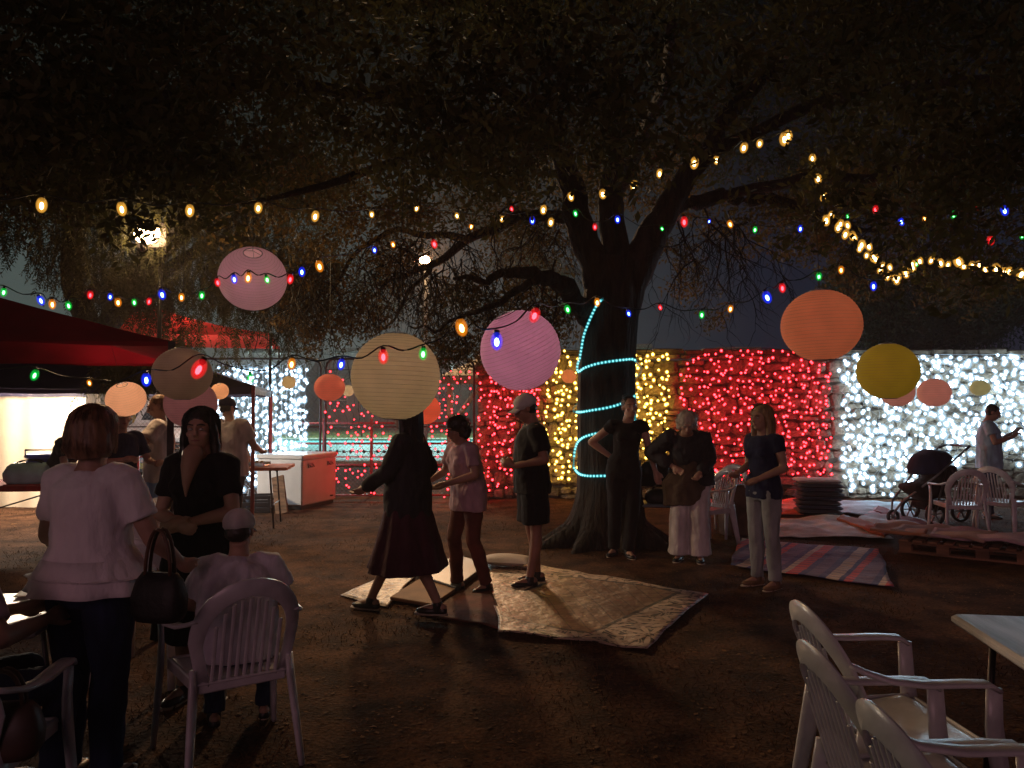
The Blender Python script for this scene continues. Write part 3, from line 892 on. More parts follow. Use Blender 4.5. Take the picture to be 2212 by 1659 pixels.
def back_tree(name, label, base, blobs, m, seed, H):
    t = thing(name, label, 'tree', base)
    mb = MB(); p, r_ = smooth_path([(0, 0, 0), (.1, 0, H * .3), (-.1, .1, H * .6), (0, 0, H)], [.22, .18, .13, .04], 5, .08, seed)
    mb.loft(p, r_, None, 10)
    for k in range(5):
        a = k * 1.26; s = p[8 + k * 2 if 8 + k * 2 < len(p) else -1]
        q, rr = smooth_path([s, Vector(s) + Vector((math.cos(a) * .8, math.sin(a) * .5, .5)), Vector(s) + Vector((math.cos(a) * 1.7, math.sin(a) * .9, .7))], [.09, .06, .02], 4)
        mb.loft(q, rr, None, 7)
    mb.build('trunk', M_bark, t, True)
    foliage('crown', t, [((Vector(c) - Vector(base))[:], r, n) for c, r, n in blobs], 'bunch', m, seed, 1.0)
bl = []
q = random.Random(8)
for i in range(34):
    u = q.uniform(1840, 2330); v = q.uniform(560, 755)
    if v > 640 and u < 1830 + (755 - v) * .8 and False: continue
    s = q.uniform(.4, .75); bl.append((P(u, v, q.uniform(14.3, 16.5)), (s * 1.2, s * .9, s * .8), int(130 * s * s) + 40))
back_tree('garden_tree', 'bushy tree leaning over the wall above the white lights', (7.8, 15.4, 0), bl, M_leaf_green, 41, 4.2)
bl = []
for i in range(26):
    u = q.uniform(560, 1260); v = q.uniform(440, 640)
    s = q.uniform(.6, 1.2); bl.append((P(u, v, q.uniform(27, 31)), (s * 1.5, s, s), int(90 * s * s) + 40))
tl = MB(); q = random.Random(4)
for i in range(70):
    x = q.uniform(-110, 110); r_ = q.uniform(3, 6); tl.ball((x, q.uniform(85, 112), r_ * .45), (r_ * 1.3, r_ * .8, r_ * .8), 10, 7)
tl.v = [(x + .7 * noise.noise(Vector((x, y, z)) * .5), y, max(-.3, z + .9 * noise.noise(Vector((x, y, z)) * .6))) for x, y, z in tl.v]
o = tl.build('treeline', M_leaf_green, smooth=False); tag(o, 'dark far off line of trees closing the view beyond the pool', None, None, 'stuff')
back_tree('far_tree', 'dim tall tree standing far off beyond the pool', (-4.5, 40, 0), [(Vector(c) + Vector((c[0] * .3, 9, (c[2] - 1.6) * .3)), r, n) for c, r, n in bl], M_leaf_green, 43, 9)

# ================================================================== LIGHTS
COL = dict(
    red=((1, .022, .032), (1, .012, .016)), white=((.62, .84, 1), (.50, .76, 1)), gold=((1, .60, .10), (1, .50, .03)), warm=((1, .62, .22), (1, .46, .06)),
    blue=((.14, .30, 1), (.01, .03, 1)), green=((.14, 1, .22), (.0, .75, .06)), amber=((1, .5, .12), (1, .27, .01)), cyan=((.35, .95, 1), (.05, .50, .55)))
CORE = {}; SHELL = {}
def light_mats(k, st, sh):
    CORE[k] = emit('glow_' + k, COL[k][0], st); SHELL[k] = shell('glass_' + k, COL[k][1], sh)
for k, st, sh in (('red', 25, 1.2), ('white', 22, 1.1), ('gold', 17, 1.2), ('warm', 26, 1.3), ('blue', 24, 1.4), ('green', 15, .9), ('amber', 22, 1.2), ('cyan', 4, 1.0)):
    light_mats(k, st, sh)
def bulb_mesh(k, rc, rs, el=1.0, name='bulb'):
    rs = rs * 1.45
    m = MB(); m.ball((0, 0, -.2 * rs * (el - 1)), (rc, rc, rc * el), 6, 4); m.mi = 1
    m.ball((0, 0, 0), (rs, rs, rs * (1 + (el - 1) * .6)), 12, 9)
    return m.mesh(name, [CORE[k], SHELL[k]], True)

def curtain(label, u0, u1, vt, vb, Y, k, ns, nb, rc, rs, miss=.1, scallop=0, zig=.5, cab=None, seed=1, hole=None, thin=None):
    q = random.Random(seed)
    xa, xb = P(u0, 800, Y).x, P(u1, 800, Y).x
    t = thing('light_curtain', label, 'light curtain', ((xa + xb) / 2, Y, 0), group='curtains of fairy lights')
    cab = cab or M_cable
    w = xb - xa
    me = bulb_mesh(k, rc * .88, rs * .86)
    top = lambda s: P(0, vt(s) if callable(vt) else vt, Y).z
    bot = lambda s: max(.06, P(0, vb(s) if callable(vb) else vb, Y).z)
    hp = []
    for i in range(41):
        s = i / 40; z = top(s) + .05
        if scallop: z += .10 - scallop * abs(math.sin(s * PI * 5))
        hp.append((-w / 2 + s * w, -.01, z))
    MB().tube(hp, .007, 5).build('header_cable', cab, t, True)
    n = 0; rest = MB()
    cnt = 0
    strands = []
    for i in range(ns):
        s = (i + .5) / ns + q.uniform(-.25, .25) / ns
        x = -w / 2 + s * w
        zt, zb = top(s), bot(s)
        zb += q.uniform(0, .12) * (zt - zb)
        if scallop: zt = zt + .14 - scallop * abs(math.sin(s * PI * 5))
        pts = []; m_ = nb
        for j in range(m_ + 1):
            f = j / m_
            pts.append(Vector((x + zig * (.02 * math.sin(j * 2.4 + i) + q.gauss(0, .012)), q.uniform(-.035, .0), zt + (zb - zt) * f)))
        so = MB().tube(pts, .0035 if scallop else .0028, 4, False).build('strand', cab, t)
        strands.append((so, pts, s))
    allb = []
    for so, pts, s in strands:
        for j, p in enumerate(pts[1:] if scallop else pts):
            if q.random() < miss: continue
            if thin and q.random() < thin(s, j / nb): continue
            allb.append((so, p + Vector((q.gauss(0, .014), -.02, q.gauss(0, .030)))))
    sel = set(q.sample(range(len(allb)), min(296, len(allb))))
    for i, (so, p) in enumerate(allb):
        sc = q.uniform(.75, 1.25) * (1.0 if k != 'white' else q.choice((.9, 1, 1.15, 1.4)))
        if i in sel: inst('bulb', me, so, p, None, (sc, sc, sc * q.uniform(.9, 1.15)))
        else:
            nv = len(rest.v)
            rest.v.extend([(p.x + v.co.x * sc, p.y + v.co.y * sc, p.z + v.co.z * sc) for v in me.vertices])
            for pl in me.polygons: rest.f.append(tuple(a + nv for a in pl.vertices)); rest.m.append(pl.material_index)
    if rest.v: rest.build('bulbs', [CORE[k], SHELL[k]], t, True, kind='stuff')
    return t

curtain('white fairy light curtain hung on the mesh fence behind the chest freezer', 470, 664, 800, 1058, FY - .12, 'white', 19, 22, .024, .038, .05, .07, .7, M_cable_white, 1,
        thin=lambda s, f: .0)
curtain('sparse red fairy light curtain hung on the mesh fence beside the freezer', 706, 1020, lambda s: 805 if s < .25 else (835 if s < .4 else 800), 1076, FY - .12, 'red', 20, 19, .015, .021, .24, 0, 1.6, None, 2,
        thin=lambda s, f: .30 if .15 < s < .75 and f < .35 else .0)
curtain('narrow red light curtain on the stone wall behind the man in the cap', 1032, 1165, 812, lambda s: 1085 if s < .65 else 900, WY - .16, 'red', 10, 22, .018, .023, .18, 0, 1.6, None, 3)
curtain('golden fairy light curtain on the stone wall behind the tree trunk', 1176, 1449, 768, lambda s: 1042 - 30 * s, WY - .16, 'gold', 17, 22, .022, .031, .08, 0, 1.6, None, 4)
curtain('wide red fairy light curtain on the stone wall between gold and white', 1466, 1796, lambda s: 782 - 24 * math.sin(s * PI) , lambda s: 1050, WY - .16, 'red', 22, 21, .0195, .026, .13, 0, 2.4, None, 5)
curtain('dense white fairy light curtain on the wall behind the yellow lantern', 1816, 2010, 775, 1066, WY - .16, 'white', 18, 26, .026, .040, .06, 0, 2.4, M_cable_white, 6,
        thin=lambda s, f: max(0, min(.6, .10 - 1.4 * noise.noise(Vector((s * 5, f * 3.2, 2))))))
curtain('dense white fairy light curtain on the wall behind the pram', 2018, 2300, lambda s: 772, lambda s: 1010, WY - .16, 'white', 26, 23, .027, .042, .06, 0, 3.4, M_cable_white, 7,
        thin=lambda s, f: .6 if (abs(s - .33) < .09 and f < .45) or f > .85 else max(0, min(.6, .06 - 1.4 * noise.noise(Vector((s * 6, f * 3.2, 7))))))

# ------------------------------------------------------------------ strings of bulbs
def string_lights(label, pts, cable=M_cable, group='strings of bulbs through the garden', sag=.02, wire=.0035):
    """pts: (u, v, Y, colour or None, size)"""
    p0 = P(*pts[0][:3])
    t = thing('string_lights', label, 'string lights', p0, group=group)
    path = []
    q = random.Random(len(pts))
    rel = [P(a[0], a[1], a[2]) - p0 for a in pts]
    for i in range(len(rel)):
        path.append(rel[i] + Vector((0, 0, .045 * pts[i][4] if pts[i][3] else 0)))
        if i < len(rel) - 1: path.append((rel[i] + rel[i + 1]) / 2 + Vector((0, 0, .04 * pts[i][4] - sag)))
    path, _ = smooth_path(path, [wire] * len(path), 4)
    MB().tube(path, wire, 4).build('cable', cable, t, True)
    for a, r in zip(pts, rel):
        k, s = a[3], a[4]
        if not k: continue
        s *= .78 if a[2] < 6.3 else .95
        kk = (k, round(s, 2))
        if kk not in BM:
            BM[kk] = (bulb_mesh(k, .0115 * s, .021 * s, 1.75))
            if 'socket' not in BM: BM['socket'] = MB().lathe([(.0, .05), (.012, .05), (.014, .03), (.010, .022)], 8).mesh('socket', M_black_plastic, True)
        rot = (q.uniform(-.35, .35), q.uniform(-.35, .35), 0)
        b = inst('bulb', BM[kk], t, r, rot)
        inst('socket', BM['socket'], b, (0, 0, 0), None, (s, s, s))
BM = {}
w = 'warm'
# long warm row, near on one side, then up into the branches and down again to the far side
A = [(-40, 436, 3.0, None, 1), (90, 443, 3.2, w, 1.0), (263, 451, 3.5, w, 1.0), (410, 455, 3.8, w, 1.0), (558, 449, 4.1, w, 1.0), (681, 467, 4.5, w, 1.05), (803, 463, 5.0, w, .8), (900, 450, 5.5, w, .85), (987, 466, 6.0, w, .85), (1085, 473, 6.5, w, .75), (1174, 453, 7.0, w, 1.2)]
string_lights('warm white bulb string running level across the dark hanging tree', A)
A = [(1174, 453, 7.0, None, 1), (1190, 480, 7.0, w, 1.1), (1233, 425, 7.0, w, 1.1), (1302, 419, 6.9, w, 1.3), (1370, 401, 6.8, w, 1.3), (1425, 375, 6.7, w, 1.1), (1500, 352, 6.6, w, 1.4), (1548, 346, 6.6, w, 1.1), (1607, 319, 6.5, w, 1.3), (1641, 310, 6.5, w, 1.1), (1695, 300, 6.4, w, 1.7), (1703, 293, 6.4, w, 1.3)]
A = [(a[0], a[1], a[2] * .84, a[3], a[4] * 1.02) for a in A]
string_lights('warm white bulb string rising past the trunk to a high branch', A)
A = [(1703, 293, 6.4, None, 1), (1755, 342, 6.5, w, 1.1), (1767, 386, 6.6, w, 1.2), (1779, 425, 6.7, w, 1.1), (1785, 476, 6.8, w, 1.3)]
for i in range(19):
    s = i / 18; A.append((1800 + 137 * s + (8 if i % 2 else -4), 470 + 136 * s + (6 if i % 3 else -6), 6.8 + .3 * s, w, .95 + .35 * ((i * 7) % 5) / 5))
for i in range(6):
    s = (i + 1) / 6; A.append((1937 + 45 * s + (5 if i % 2 else -4), 606 - 42 * s, 7.1, w, 1.1))
for (u, v, s) in ((2012, 562, 1.0), (2032, 568, 1.1), (2048, 572, .9), (2070, 565, 1.5), (2082, 575, 1.0), (2100, 574, 1.1), (2115, 572, 1.0), (2128, 582, 1.0), (2152, 580, 1.3), (2170, 588, 1.2), (2180, 586, 1.0), (2207, 592, 1.4), (2240, 598, 1.2)): A.append((u, v, 7.0 - (u - 2000) * .003, w, s))
A = [(a[0], a[1], a[2] * .80, a[3], a[4] * 1.0) for a in A]
string_lights('bunched warm bulb string dipping in a V above the yellow lantern', A)
g, b, o, r = 'green', 'blue', 'amber', 'red'
A = [(-30, 622, 4.2, None, 1), (8, 631, 4.2, g, .8), (88, 649, 4.25, b, .9), (113, 657, 4.3, o, .9), (148, 660, 4.3, g, .8), (195, 637, 4.35, r, .8), (238, 641, 4.35, b, .7), (255, 653, 4.4, o, .9), (290, 653, 4.4, g, .7), (322, 651, 4.4, r, .7), (350, 636, 4.4, b, 1.0), (392, 642, 4.4, o, .8), (436, 638, 4.4, g, .8),
     (470, 610, 4.35, r, .8), (506, 603, 4.3, b, .85), (536, 600, 4.3, o, 1.0), (577, 604, 4.3, g, .8), (627, 603, 4.3, r, .9), (652, 587, 4.35, b, .9), (690, 575, 4.5, o, 1.1), (809, 540, 5.2, b, .8), (849, 528, 5.5, o, .8), (938, 527, 5.8, r, 1.2)]
string_lights('coloured bulb string crossing in front of the mauve lantern', A)
A = [(938, 527, 5.8, None, 1), (1018, 489, 6.0, o, .85), (1105, 451, 6.2, r, .8), (1150, 476, 6.2, b, 1.1), (1243, 461, 6.2, g, .95), (1285, 490, 6.2, r, 1.0), (1334, 474, 6.2, b, 1.1), (1385, 489, 6.2, None, 1), (1430, 494, 6.2, g, .7), (1478, 479, 6.2, r, 1.4), (1532, 478, 6.2, b, .6), (1577, 484, 6.2, o, 1.1), (1631, 496, 6.2, g, .9), (1729, 494, 6.2, b, 1.0),
     (1786, 474, 6.1, o, 1.0), (1831, 467, 6.0, g, .6), (1891, 452, 5.8, r, 1.0), (1947, 479, 5.7, b, 1.0), (1997, 472, 5.6, o, .7), (2060, 464, 5.5, g, .95), (2108, 453, 5.4, r, .7), (2170, 455, 5.3, b, 1.2), (2240, 470, 5.2, r, 1)]
string_lights('coloured bulb string crossing high in front of the tree limbs', A)
A = [(2245, 515, 5.2, None, 1), (2209, 509, 5.2, g, .8), (2140, 519, 5.4, r, 1.1), (2118, 568, 5.7, b, .9), (2050, 570, 5.9, None, 1), (1980, 570, 6.0, g, .8)]
string_lights('short coloured bulb string hanging near the frame edge', A)
A = [(-40, 800, 3.4, None, 1), (75, 810, 3.4, g, .8), (193, 827, 3.5, o, .5), (316, 820, 3.5, b, 1.0), (430, 797, 3.5, r, 1.5), (541, 817, 3.3, g, .75), (630, 786, 3.2, o, .8), (737, 787, 3.1, b, .75), (828, 770, 3.0, r, .95), (914, 764, 3.0, g, .8), (997, 707, 3.1, o, 1.15), (1073, 737, 3.2, b, 1.2), (1155, 681, 3.3, r, 1.1),
     (1226, 668, 3.9, g, .75), (1290, 653, 4.3, o, .8), (1358, 677, 4.5, b, .7), (1426, 664, 4.6, r, .6), (1516, 680, 4.7, g, .8), (1578, 667, 4.6, o, .8), (1657, 642, 4.4, b, 1.2), (1690, 622, 4.4, r, .9), (1769, 597, 4.4, g, .8), (1817, 583, 4.5, o, .8), (1887, 618, 4.6, b, .9), (1980, 590, 5, None, 1)]
string_lights('coloured bulb string looping low in front of the big paper lanterns', A)

# ------------------------------------------------------------------ rope light on the trunk
def rope_light():
    segs = [
        [(1304, 645), (1292, 655), (1281, 675), (1270, 700), (1261, 725), (1256, 752), (1252, 775)],
        [(1252, 775), (1247, 790), (1249, 803), (1262, 795), (1285, 787), (1310, 782), (1340, 778), (1366, 776), (1374, 780)],
        [(1244, 890), (1256, 890), (1280, 886), (1305, 882), (1330, 876), (1350, 868), (1366, 860), (1374, 852)],
        [(1374, 905), (1360, 918), (1330, 929), (1306, 934), (1285, 937), (1262, 944), (1248, 955), (1242, 972), (1240, 988)],
        [(1238, 1004), (1242, 1014), (1252, 1024), (1270, 1028), (1300, 1028), (1330, 1027), (1360, 1022), (1376, 1014)]]
    y0 = G(1312, 1175).y
    t = thing('rope_light', 'turquoise rope light wound in loops round the tree trunk', 'rope light', (P(1312, 900, y0).x, y0, 0))
    o = Vector((P(1312, 900, y0).x, y0, 0)); cx = 0
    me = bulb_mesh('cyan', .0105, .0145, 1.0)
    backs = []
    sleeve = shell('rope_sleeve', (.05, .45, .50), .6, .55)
    cnt = 0
    for s in segs:
        pts = []
        for u, v in s:
            p = P(u, v, y0 - .3) - o
            rad = .385
            dy = -math.sqrt(max(0, rad * rad - min(rad * rad, p.x * p.x)))
            q = P(u, v, y0 + dy - .035) - o
            pts.append(q)
        pp, _ = smooth_path(pts, [.01] * len(pts), 6)
        so = MB().tube(pp, .017, 8).build('rope', sleeve, t, True)
        L = 0; last = pp[0]; acc = 0
        for a, b_ in zip(pp, pp[1:]):
            d = (b_ - a).length; n = 0
            while acc + d > .042:
                f = (.042 - acc) / d; a = a + (b_ - a) * f; d = (b_ - a).length; acc = 0
                inst('bulb', me, so, a); cnt += 1
            acc += d
        backs.append((pp[-1], pp[0]))
    # the hidden half of the winding goes on round the back of the trunk
    m = MB()
    for ii, ((a, _), (_, b_)) in enumerate(zip(backs[1:4], backs[2:5])):
        pts = []
        a0 = math.atan2(a.y, a.x); b0 = math.atan2(b_.y, b_.x) 
        if ii == 0 and b0 < a0: b0 += 2 * PI
        if ii and b0 - a0 > PI: b0 -= 2 * PI
        if ii and a0 - b0 > PI: b0 += 2 * PI
        for i in range(13):
            f = i / 12; q = a0 + (b0 - a0) * f; pts.append((.40 * math.cos(q), .40 * math.sin(q), a.z + (b_.z - a.z) * f))
        m.tube(pts, .011, 6)
    m.build('rope', sleeve, t, True)
rope_light()

# ------------------------------------------------------------------ paper lanterns
def lantern(u, v, r, D, col, label, glow=0.0, sq=.95, tilt=(0, 0), ribs=None, hang=1.2):
    """D = diameter in metres, r = radius in the photograph"""
    Y = D * F / (2 * r)
    p = P(u, v, Y)
    t = thing('paper_lantern', label, 'paper lantern', p, 0, group='round paper lanterns hung over the garden')
    t.rotation_euler = (tilt[0], tilt[1], 0)
    Rr = D / 2; n = ribs or (26 if r > 50 else 16)
    prof = []
    a0 = math.asin(.27)
    for i in range(n * 2 + 1):
        a = -PI / 2 + a0 + (PI - 2 * a0) * i / (n * 2)
        rr = Rr * (1.0 if i % 2 == 0 else .991)
        prof.append((rr * math.cos(a), rr * sq * math.sin(a)))
    key = tuple(round(c, 3) for c in col)
    if key not in LM:
        m = mat('lantern_paper', col, .75, .06, 6, .0015, 30, trans=.42, spec=.2)
        nt = m.node_tree
        tc = nt.nodes.new('ShaderNodeTexCoord'); 
        LM[key] = m
    MB().lathe(prof, 40).build('paper_shade', LM[key], t, True)
    rb = MB()
    for i in range(1, n):
        a = -PI / 2 + a0 + (PI - 2 * a0) * i / n
        rr = Rr * 1.001 * math.cos(a); z = Rr * sq * math.sin(a)
        rb.tube([(rr * math.cos(q * PI / 20), rr * math.sin(q * PI / 20), z) for q in range(41)], .0006, 3, False)
    rb.build('wire_ribs', LM_rib, t, kind='stuff')
    zt = Rr * sq * math.cos(a0)
    f = MB()
    rt = Rr * .27
    for z in (-zt, zt): f.tube([(rt * math.cos(q * PI / 8), rt * math.sin(q * PI / 8), z) for q in range(17)], .003, 5, False)
    f.tube([(-rt, 0, zt), (0, 0, zt + .015), (rt, 0, zt)], .0018, 4); f.tube([(0, .01, zt), (0, .01, -zt)], .0018, 4)
    f.build('wire_frame', M_galv, t)
    MB().tube([(0, 0, zt + .012), (0, 0, zt + hang)], .0016, 4).build('hanging_wire', M_cable, t)
    if glow:  # inner lamp added to brighten the paper from within
        m = MB(); m.ball((0, 0, 0), (.016, .016, .024), 8, 6); m.build('lamp', emit('lantern_lamp', (1, .78, .55), 6), t, True)  # glowing ball of the added inner lamp
        l = bpy.data.lights.new('lantern_light', 'POINT'); l.energy = glow; l.color = (1, .80, .62); l.shadow_soft_size = .05
        lo = link(bpy.data.objects.new('lantern_light', l)); lo.location = p
LM = {}; LM_rib = mat('bamboo_rib', (.40, .28, .20), .6)
lantern(546, 602, 72, .40, (.78, .50, .62), 'mauve paper lantern tilted open towards us, hung by the weeping tree', .5, .93, (R(40), R(16)))
lantern(855, 813, 96, .42, (.80, .66, .43), 'largest cream paper lantern, above the walking woman', .50, .99, (0, R(2)))
lantern(1124, 757, 87, .40, (.80, .40, .66), 'bright pink and violet paper lantern between trunk and cream lantern', .95, 1.0, (R(12), R(-24)))
lantern(1774, 703, 84, .40, (.82, .32, .18), 'large salmon orange paper lantern above the wide red curtain', .62, .92, (0, R(-2)))
lantern(1918, 802, 64, .35, (.60, .46, .05), 'olive yellow paper lantern in front of the white lights', .34, .95)
lantern(1938, 846, 36, .30, (.80, .45, .42), 'pink paper lantern half hidden beneath the olive yellow one', .3, .9)
lantern(2018, 848, 34, .30, (.80, .42, .40), 'pink paper lantern hung beside the olive yellow one', .35, .9)
lantern(2117, 838, 20, .20, (.62, .66, .42), 'small pale green paper lantern above the man with the phone', .16, .85)
lantern(272, 862, 41, .32, (.85, .48, .30), 'glowing peach paper lantern beside the short haired woman', 1.6, .88, (R(30), 0), ribs=18)
lantern(475, 845, 18.5, .20, (.80, .46, .26), 'small peach paper lantern under the navy gazebo edge', .5, .95, (R(28), 0), hang=.4)
lantern(624, 826, 15, .20, (.72, .58, .32), 'small cream paper lantern before the white fence curtain', .3)
lantern(712, 837, 33, .30, (.80, .26, .18), 'salmon paper lantern hanging before the fence posts', .42, .9)
lantern(752, 844, 13, .20, (.75, .66, .45), 'tiny cream paper lantern beside the salmon one at the fence', .3)
lantern(915, 884, 37, .30, (.85, .18, .10), 'red orange paper lantern peeping out behind the largest cream one', .8, .9)
lantern(394, 808, 62, .36, (.50, .36, .28), 'dim brown paper lantern in front of the navy gazebo', .10, .92)
lantern(412, 872, 55, .36, (.68, .36, .40), 'dusky rose paper lantern behind the dark haired woman', .16, .95)
lantern(1229, 813, 16, .17, (.85, .36, .14), 'small orange paper lantern before the gold curtain at the trunk', .3)

# ================================================================== PEOPLE
def remesh(o, vox, disp=0, dsize=.12, sm=4):
    m = o.modifiers.new('skin', 'REMESH'); m.mode = 'VOXEL'; m.voxel_size = vox; m.use_smooth_shade = True; m.adaptivity = 0
    s = o.modifiers.new('soften', 'SMOOTH'); s.iterations = sm; s.factor = .5
    if disp:
        key = round(dsize, 3)
        if key not in DT:
            tx = bpy.data.textures.new('folds', 'CLOUDS'); tx.noise_scale = dsize; tx.noise_depth = 2; DT[key] = tx
        d = o.modifiers.new('folds', 'DISPLACE'); d.texture = DT[key]; d.strength = disp; d.mid_level = .5; d.texture_coords = 'LOCAL'
    return o
DT = {}

def V3(*a): return Vector(a)
def person(label, pos, rz, h=1.7, female=False, pose=None, skin=None, hair=None, hair_mat=None, cap=None, top=None, bottom=None, shoes=M_shoe_black, bulk=1.0, vox=.011, category='person', group=None, extra=None):
    """local frame: faces -Y, z up; sizes for a 1.7 m body, scaled by h"""
    skin = skin or M_skin
    t = thing('person', label, category, (pos[0], pos[1], pos[2] if len(pos) > 2 else 0), rz, group)
    s = h / 1.7
    t.scale = (s, s, s)
    q = dict(pelvis=V3(0, 0, .93), waist=V3(0, 0, 1.07), chest=V3(0, 0, 1.26), neck=V3(0, .01, 1.42), head=V3(0, -.02, 1.565), yaw=0, nod=0, tilt=0,
             hipw=.09, shw=.158 if female else .182)
    q.update(pose or {})
    pe, wa, ch, ne, hd = q['pelvis'], q['waist'], q['chest'], q['neck'], q['head']
    up = (ne - ch).normalized()
    xs = q.get('xdir', V3(1, 0, 0)).normalized()
    shc = ch + (ne - ch) * .72
    sh = {-1: q.get('shR', shc - xs * q['shw']), 1: q.get('shL', shc + xs * q['shw'])}
    hx = q.get('hipx', V3(1, 0, 0))
    hip = {-1: pe - hx * q['hipw'] - V3(0, 0, .02), 1: pe + hx * q['hipw'] - V3(0, 0, .02)}
    kn = {-1: q.get('kR', V3(-.10, -.01, .49)), 1: q.get('kL', V3(.10, -.01, .49))}
    an = {-1: q.get('aR', V3(-.11, .02, .085)), 1: q.get('aL', V3(.11, .02, .085))}
    el = {-1: q.get('eR', V3(-.25, .03, 1.10)), 1: q.get('eL', V3(.25, .03, 1.10))}
    wr = {-1: q.get('wR', V3(-.27, -.05, .87)), 1: q.get('wL', V3(.27, -.05, .87))}
    toe = {-1: q.get('tR', V3(-.15, -1, 0)), 1: q.get('tL', V3(.15, -1, 0))}
    b = bulk
    hw = (.172 if female else .160) * b; ww = (.128 if female else .145) * b; cw = (.148 if female else .168) * b
    spine = [pe - V3(0, 0, .11), pe - V3(0, 0, .04), pe + (wa - pe) * .4, wa, wa + (ch - wa) * .55, ch, ch + (ne - ch) * .55, ch + (ne - ch) * .86, ne, ne + (hd - ne) * .35]
    srx = [hw * .62, hw * .93, hw * .95, ww, (ww + cw) / 2, cw, cw * 1.0, cw * .62, .062, .056]
    sry = [.085 * b, .105 * b, .10 * b, .088 * b, .10 * b, .112 * b, .10 * b, .07, .062, .058]
    body = MB()
    body.loft(spine, srx, sry, 18, xs)
    if female:
        for k in (-1, 1): body.ball(ch + xs * (.07 * k) + V3(0, -.085 * b, -.01), (.058, .05, .055), 12, 8)
    # head
    Mh = Matrix.Rotation(q['yaw'], 3, 'Z') @ Matrix.Rotation(q['tilt'], 3, 'Y') @ Matrix.Rotation(q['nod'], 3, 'X')
    H = lambda x, y, z: hd + Mh @ V3(x, y, z)
    body.loft([ne - (hd - ne) * .2, ne + (hd - ne) * .3, hd + Mh @ V3(0, .02, -.05)], [.064, .055, .055], [.06, .056, .06], 12, xs)
    body.ball(H(0, .012, .03), (.074, .092, .085), 18, 12, Mh)
    body.ball(H(0, -.018, -.035), (.058, .068, .082), 16, 12, Mh)
    body.ball(H(0, -.055, -.085), (.028, .024, .022), 10, 8, Mh)        # chin
    body.loft([H(0, -.088, .022), H(0, -.098, .0), H(0, -.106, -.022), H(0, -.09, -.034)], [.009, .010, .015, .012], [.012, .014, .016, .01], 8, Mh @ V3(1, 0, 0))
    body.ball(H(0, -.078, .035), (.05, .018, .011), 10, 6, Mh)          # brow ridge
    for k in (-1, 1):
        body.ball(H(.045 * k, -.06, -.02), (.018, .016, .016), 8, 6, Mh)
        body.ball(H(.076 * k, .012, -.002), (.010, .020, .032), 8, 6, Mh)   # ears
    for z, w_ in ((-.052, .020), (-.062, .018)): body.ball(H(0, -.083, z), (w_, .009, .006), 8, 6, Mh)
    for k in (-1, 1):
        S_, E, W = sh[k], el[k], wr[k]
        body.limb([S_, S_ + (E - S_) * .35, E], [.055 * b, .047 * b, .038 * b], 12)
        body.limb([E, E + (W - E) * .3, W], [.039 * b, .039 * b, .026], 12)
        # hand
        fd = (W - E).normalized()
        hdv = q.get('hR' if k < 0 else 'hL', fd); hdv = V3(*hdv).normalized()
        pn = V3(*q.get('pR' if k < 0 else 'pL', (0.3 * -k, -1, .1)))     # palm side normal
        pn = (pn - hdv * pn.dot(hdv)).normalized()
        sd = hdv.cross(pn).normalized()                                    # across the palm
        th = -1 if k < 0 else 1
        if q.get('thumb_up'): th = q['thumb_up'] * th
        c = W + hdv * .055
        body.limb([W - hdv * .01, W + hdv * .05, W + hdv * .085], [.026, .034, .030], 10)
        curl = q.get('curlR' if k < 0 else 'curlL', q.get('curl', .5))
        for i, L in enumerate((.070, .078, .073, .058)):
            off = sd * ((i - 1.5) * .0195 * th)
            a = W + hdv * .09 + off
            d1 = (hdv * math.cos(curl * .5) + pn * math.sin(curl * .5)); d2 = (hdv * math.cos(curl * 1.4) + pn * math.sin(curl * 1.4)); d3 = (hdv * math.cos(curl * 2.2) + pn * math.sin(curl * 2.2))
            p1 = a + d1 * L * .45; p2 = p1 + d2 * L * .32; p3 = p2 + d3 * L * .23
            body.limb([a - hdv * .02, a, p1, p2, p3], [.011, .0105, .0098, .0092, .008], 8)
        a = W + hdv * .03 - sd * (.026 * th); d = (hdv * .75 - sd * (.62 * th) + pn * .35).normalized(); d2 = (hdv * .95 - sd * (.15 * th) + pn * .35).normalized()
        body.limb([a, a + d * .038, a + d * .038 + d2 * .034], [.015, .012, .009], 8)
        # legs
        Hh, K, A = hip[k], kn[k], an[k]
        body.limb([Hh, Hh + (K - Hh) * .5, K], [.088 * b, .072 * b, .052], 14)
        shin = A - K; back = V3(0, .018, 0)
        body.limb([K, K + shin * .3 + back, K + shin * .65 + back * .5, A], [.052, .054 * (.5 + b * .5), .042, .036], 12)
        fw = toe[k].normalized()
        body.limb([A - fw * .04 - V3(0, 0, .035), A + fw * .06 - V3(0, 0, .045), A + fw * .13 - V3(0, 0, .058)], [.034, .034, .024], 10)
    bo = body.build('body', skin, t)
    remesh(bo, vox if vox < .009 else .009, sm=2)
    # eyes, brows, mouth
    for k in (-1, 1):
        m = MB(); m.ball((0, 0, 0), (.0145, .008, .0075), 10, 6, Mh); m.build('eye', M_eye, t, True, loc=H(.030 * k, -.080, .008))
        m = MB(); m.limb([H(.012 * k, -.096, .032), H(.032 * k, -.094, .037), H(.052 * k, -.082, .031)], [.0035, .0045, .003], 6); m.build('eyebrow', M_brow if hair_mat in (M_hair_dark, M_hair_brown, None) else hair_mat, t)
    m = MB(); m.limb([H(-.021, -.086, -.056), H(0, -.093, -.055), H(.021, -.086, -.056)], [.003, .0065, .003], 8); m.build('mouth', M_lips, t, True)
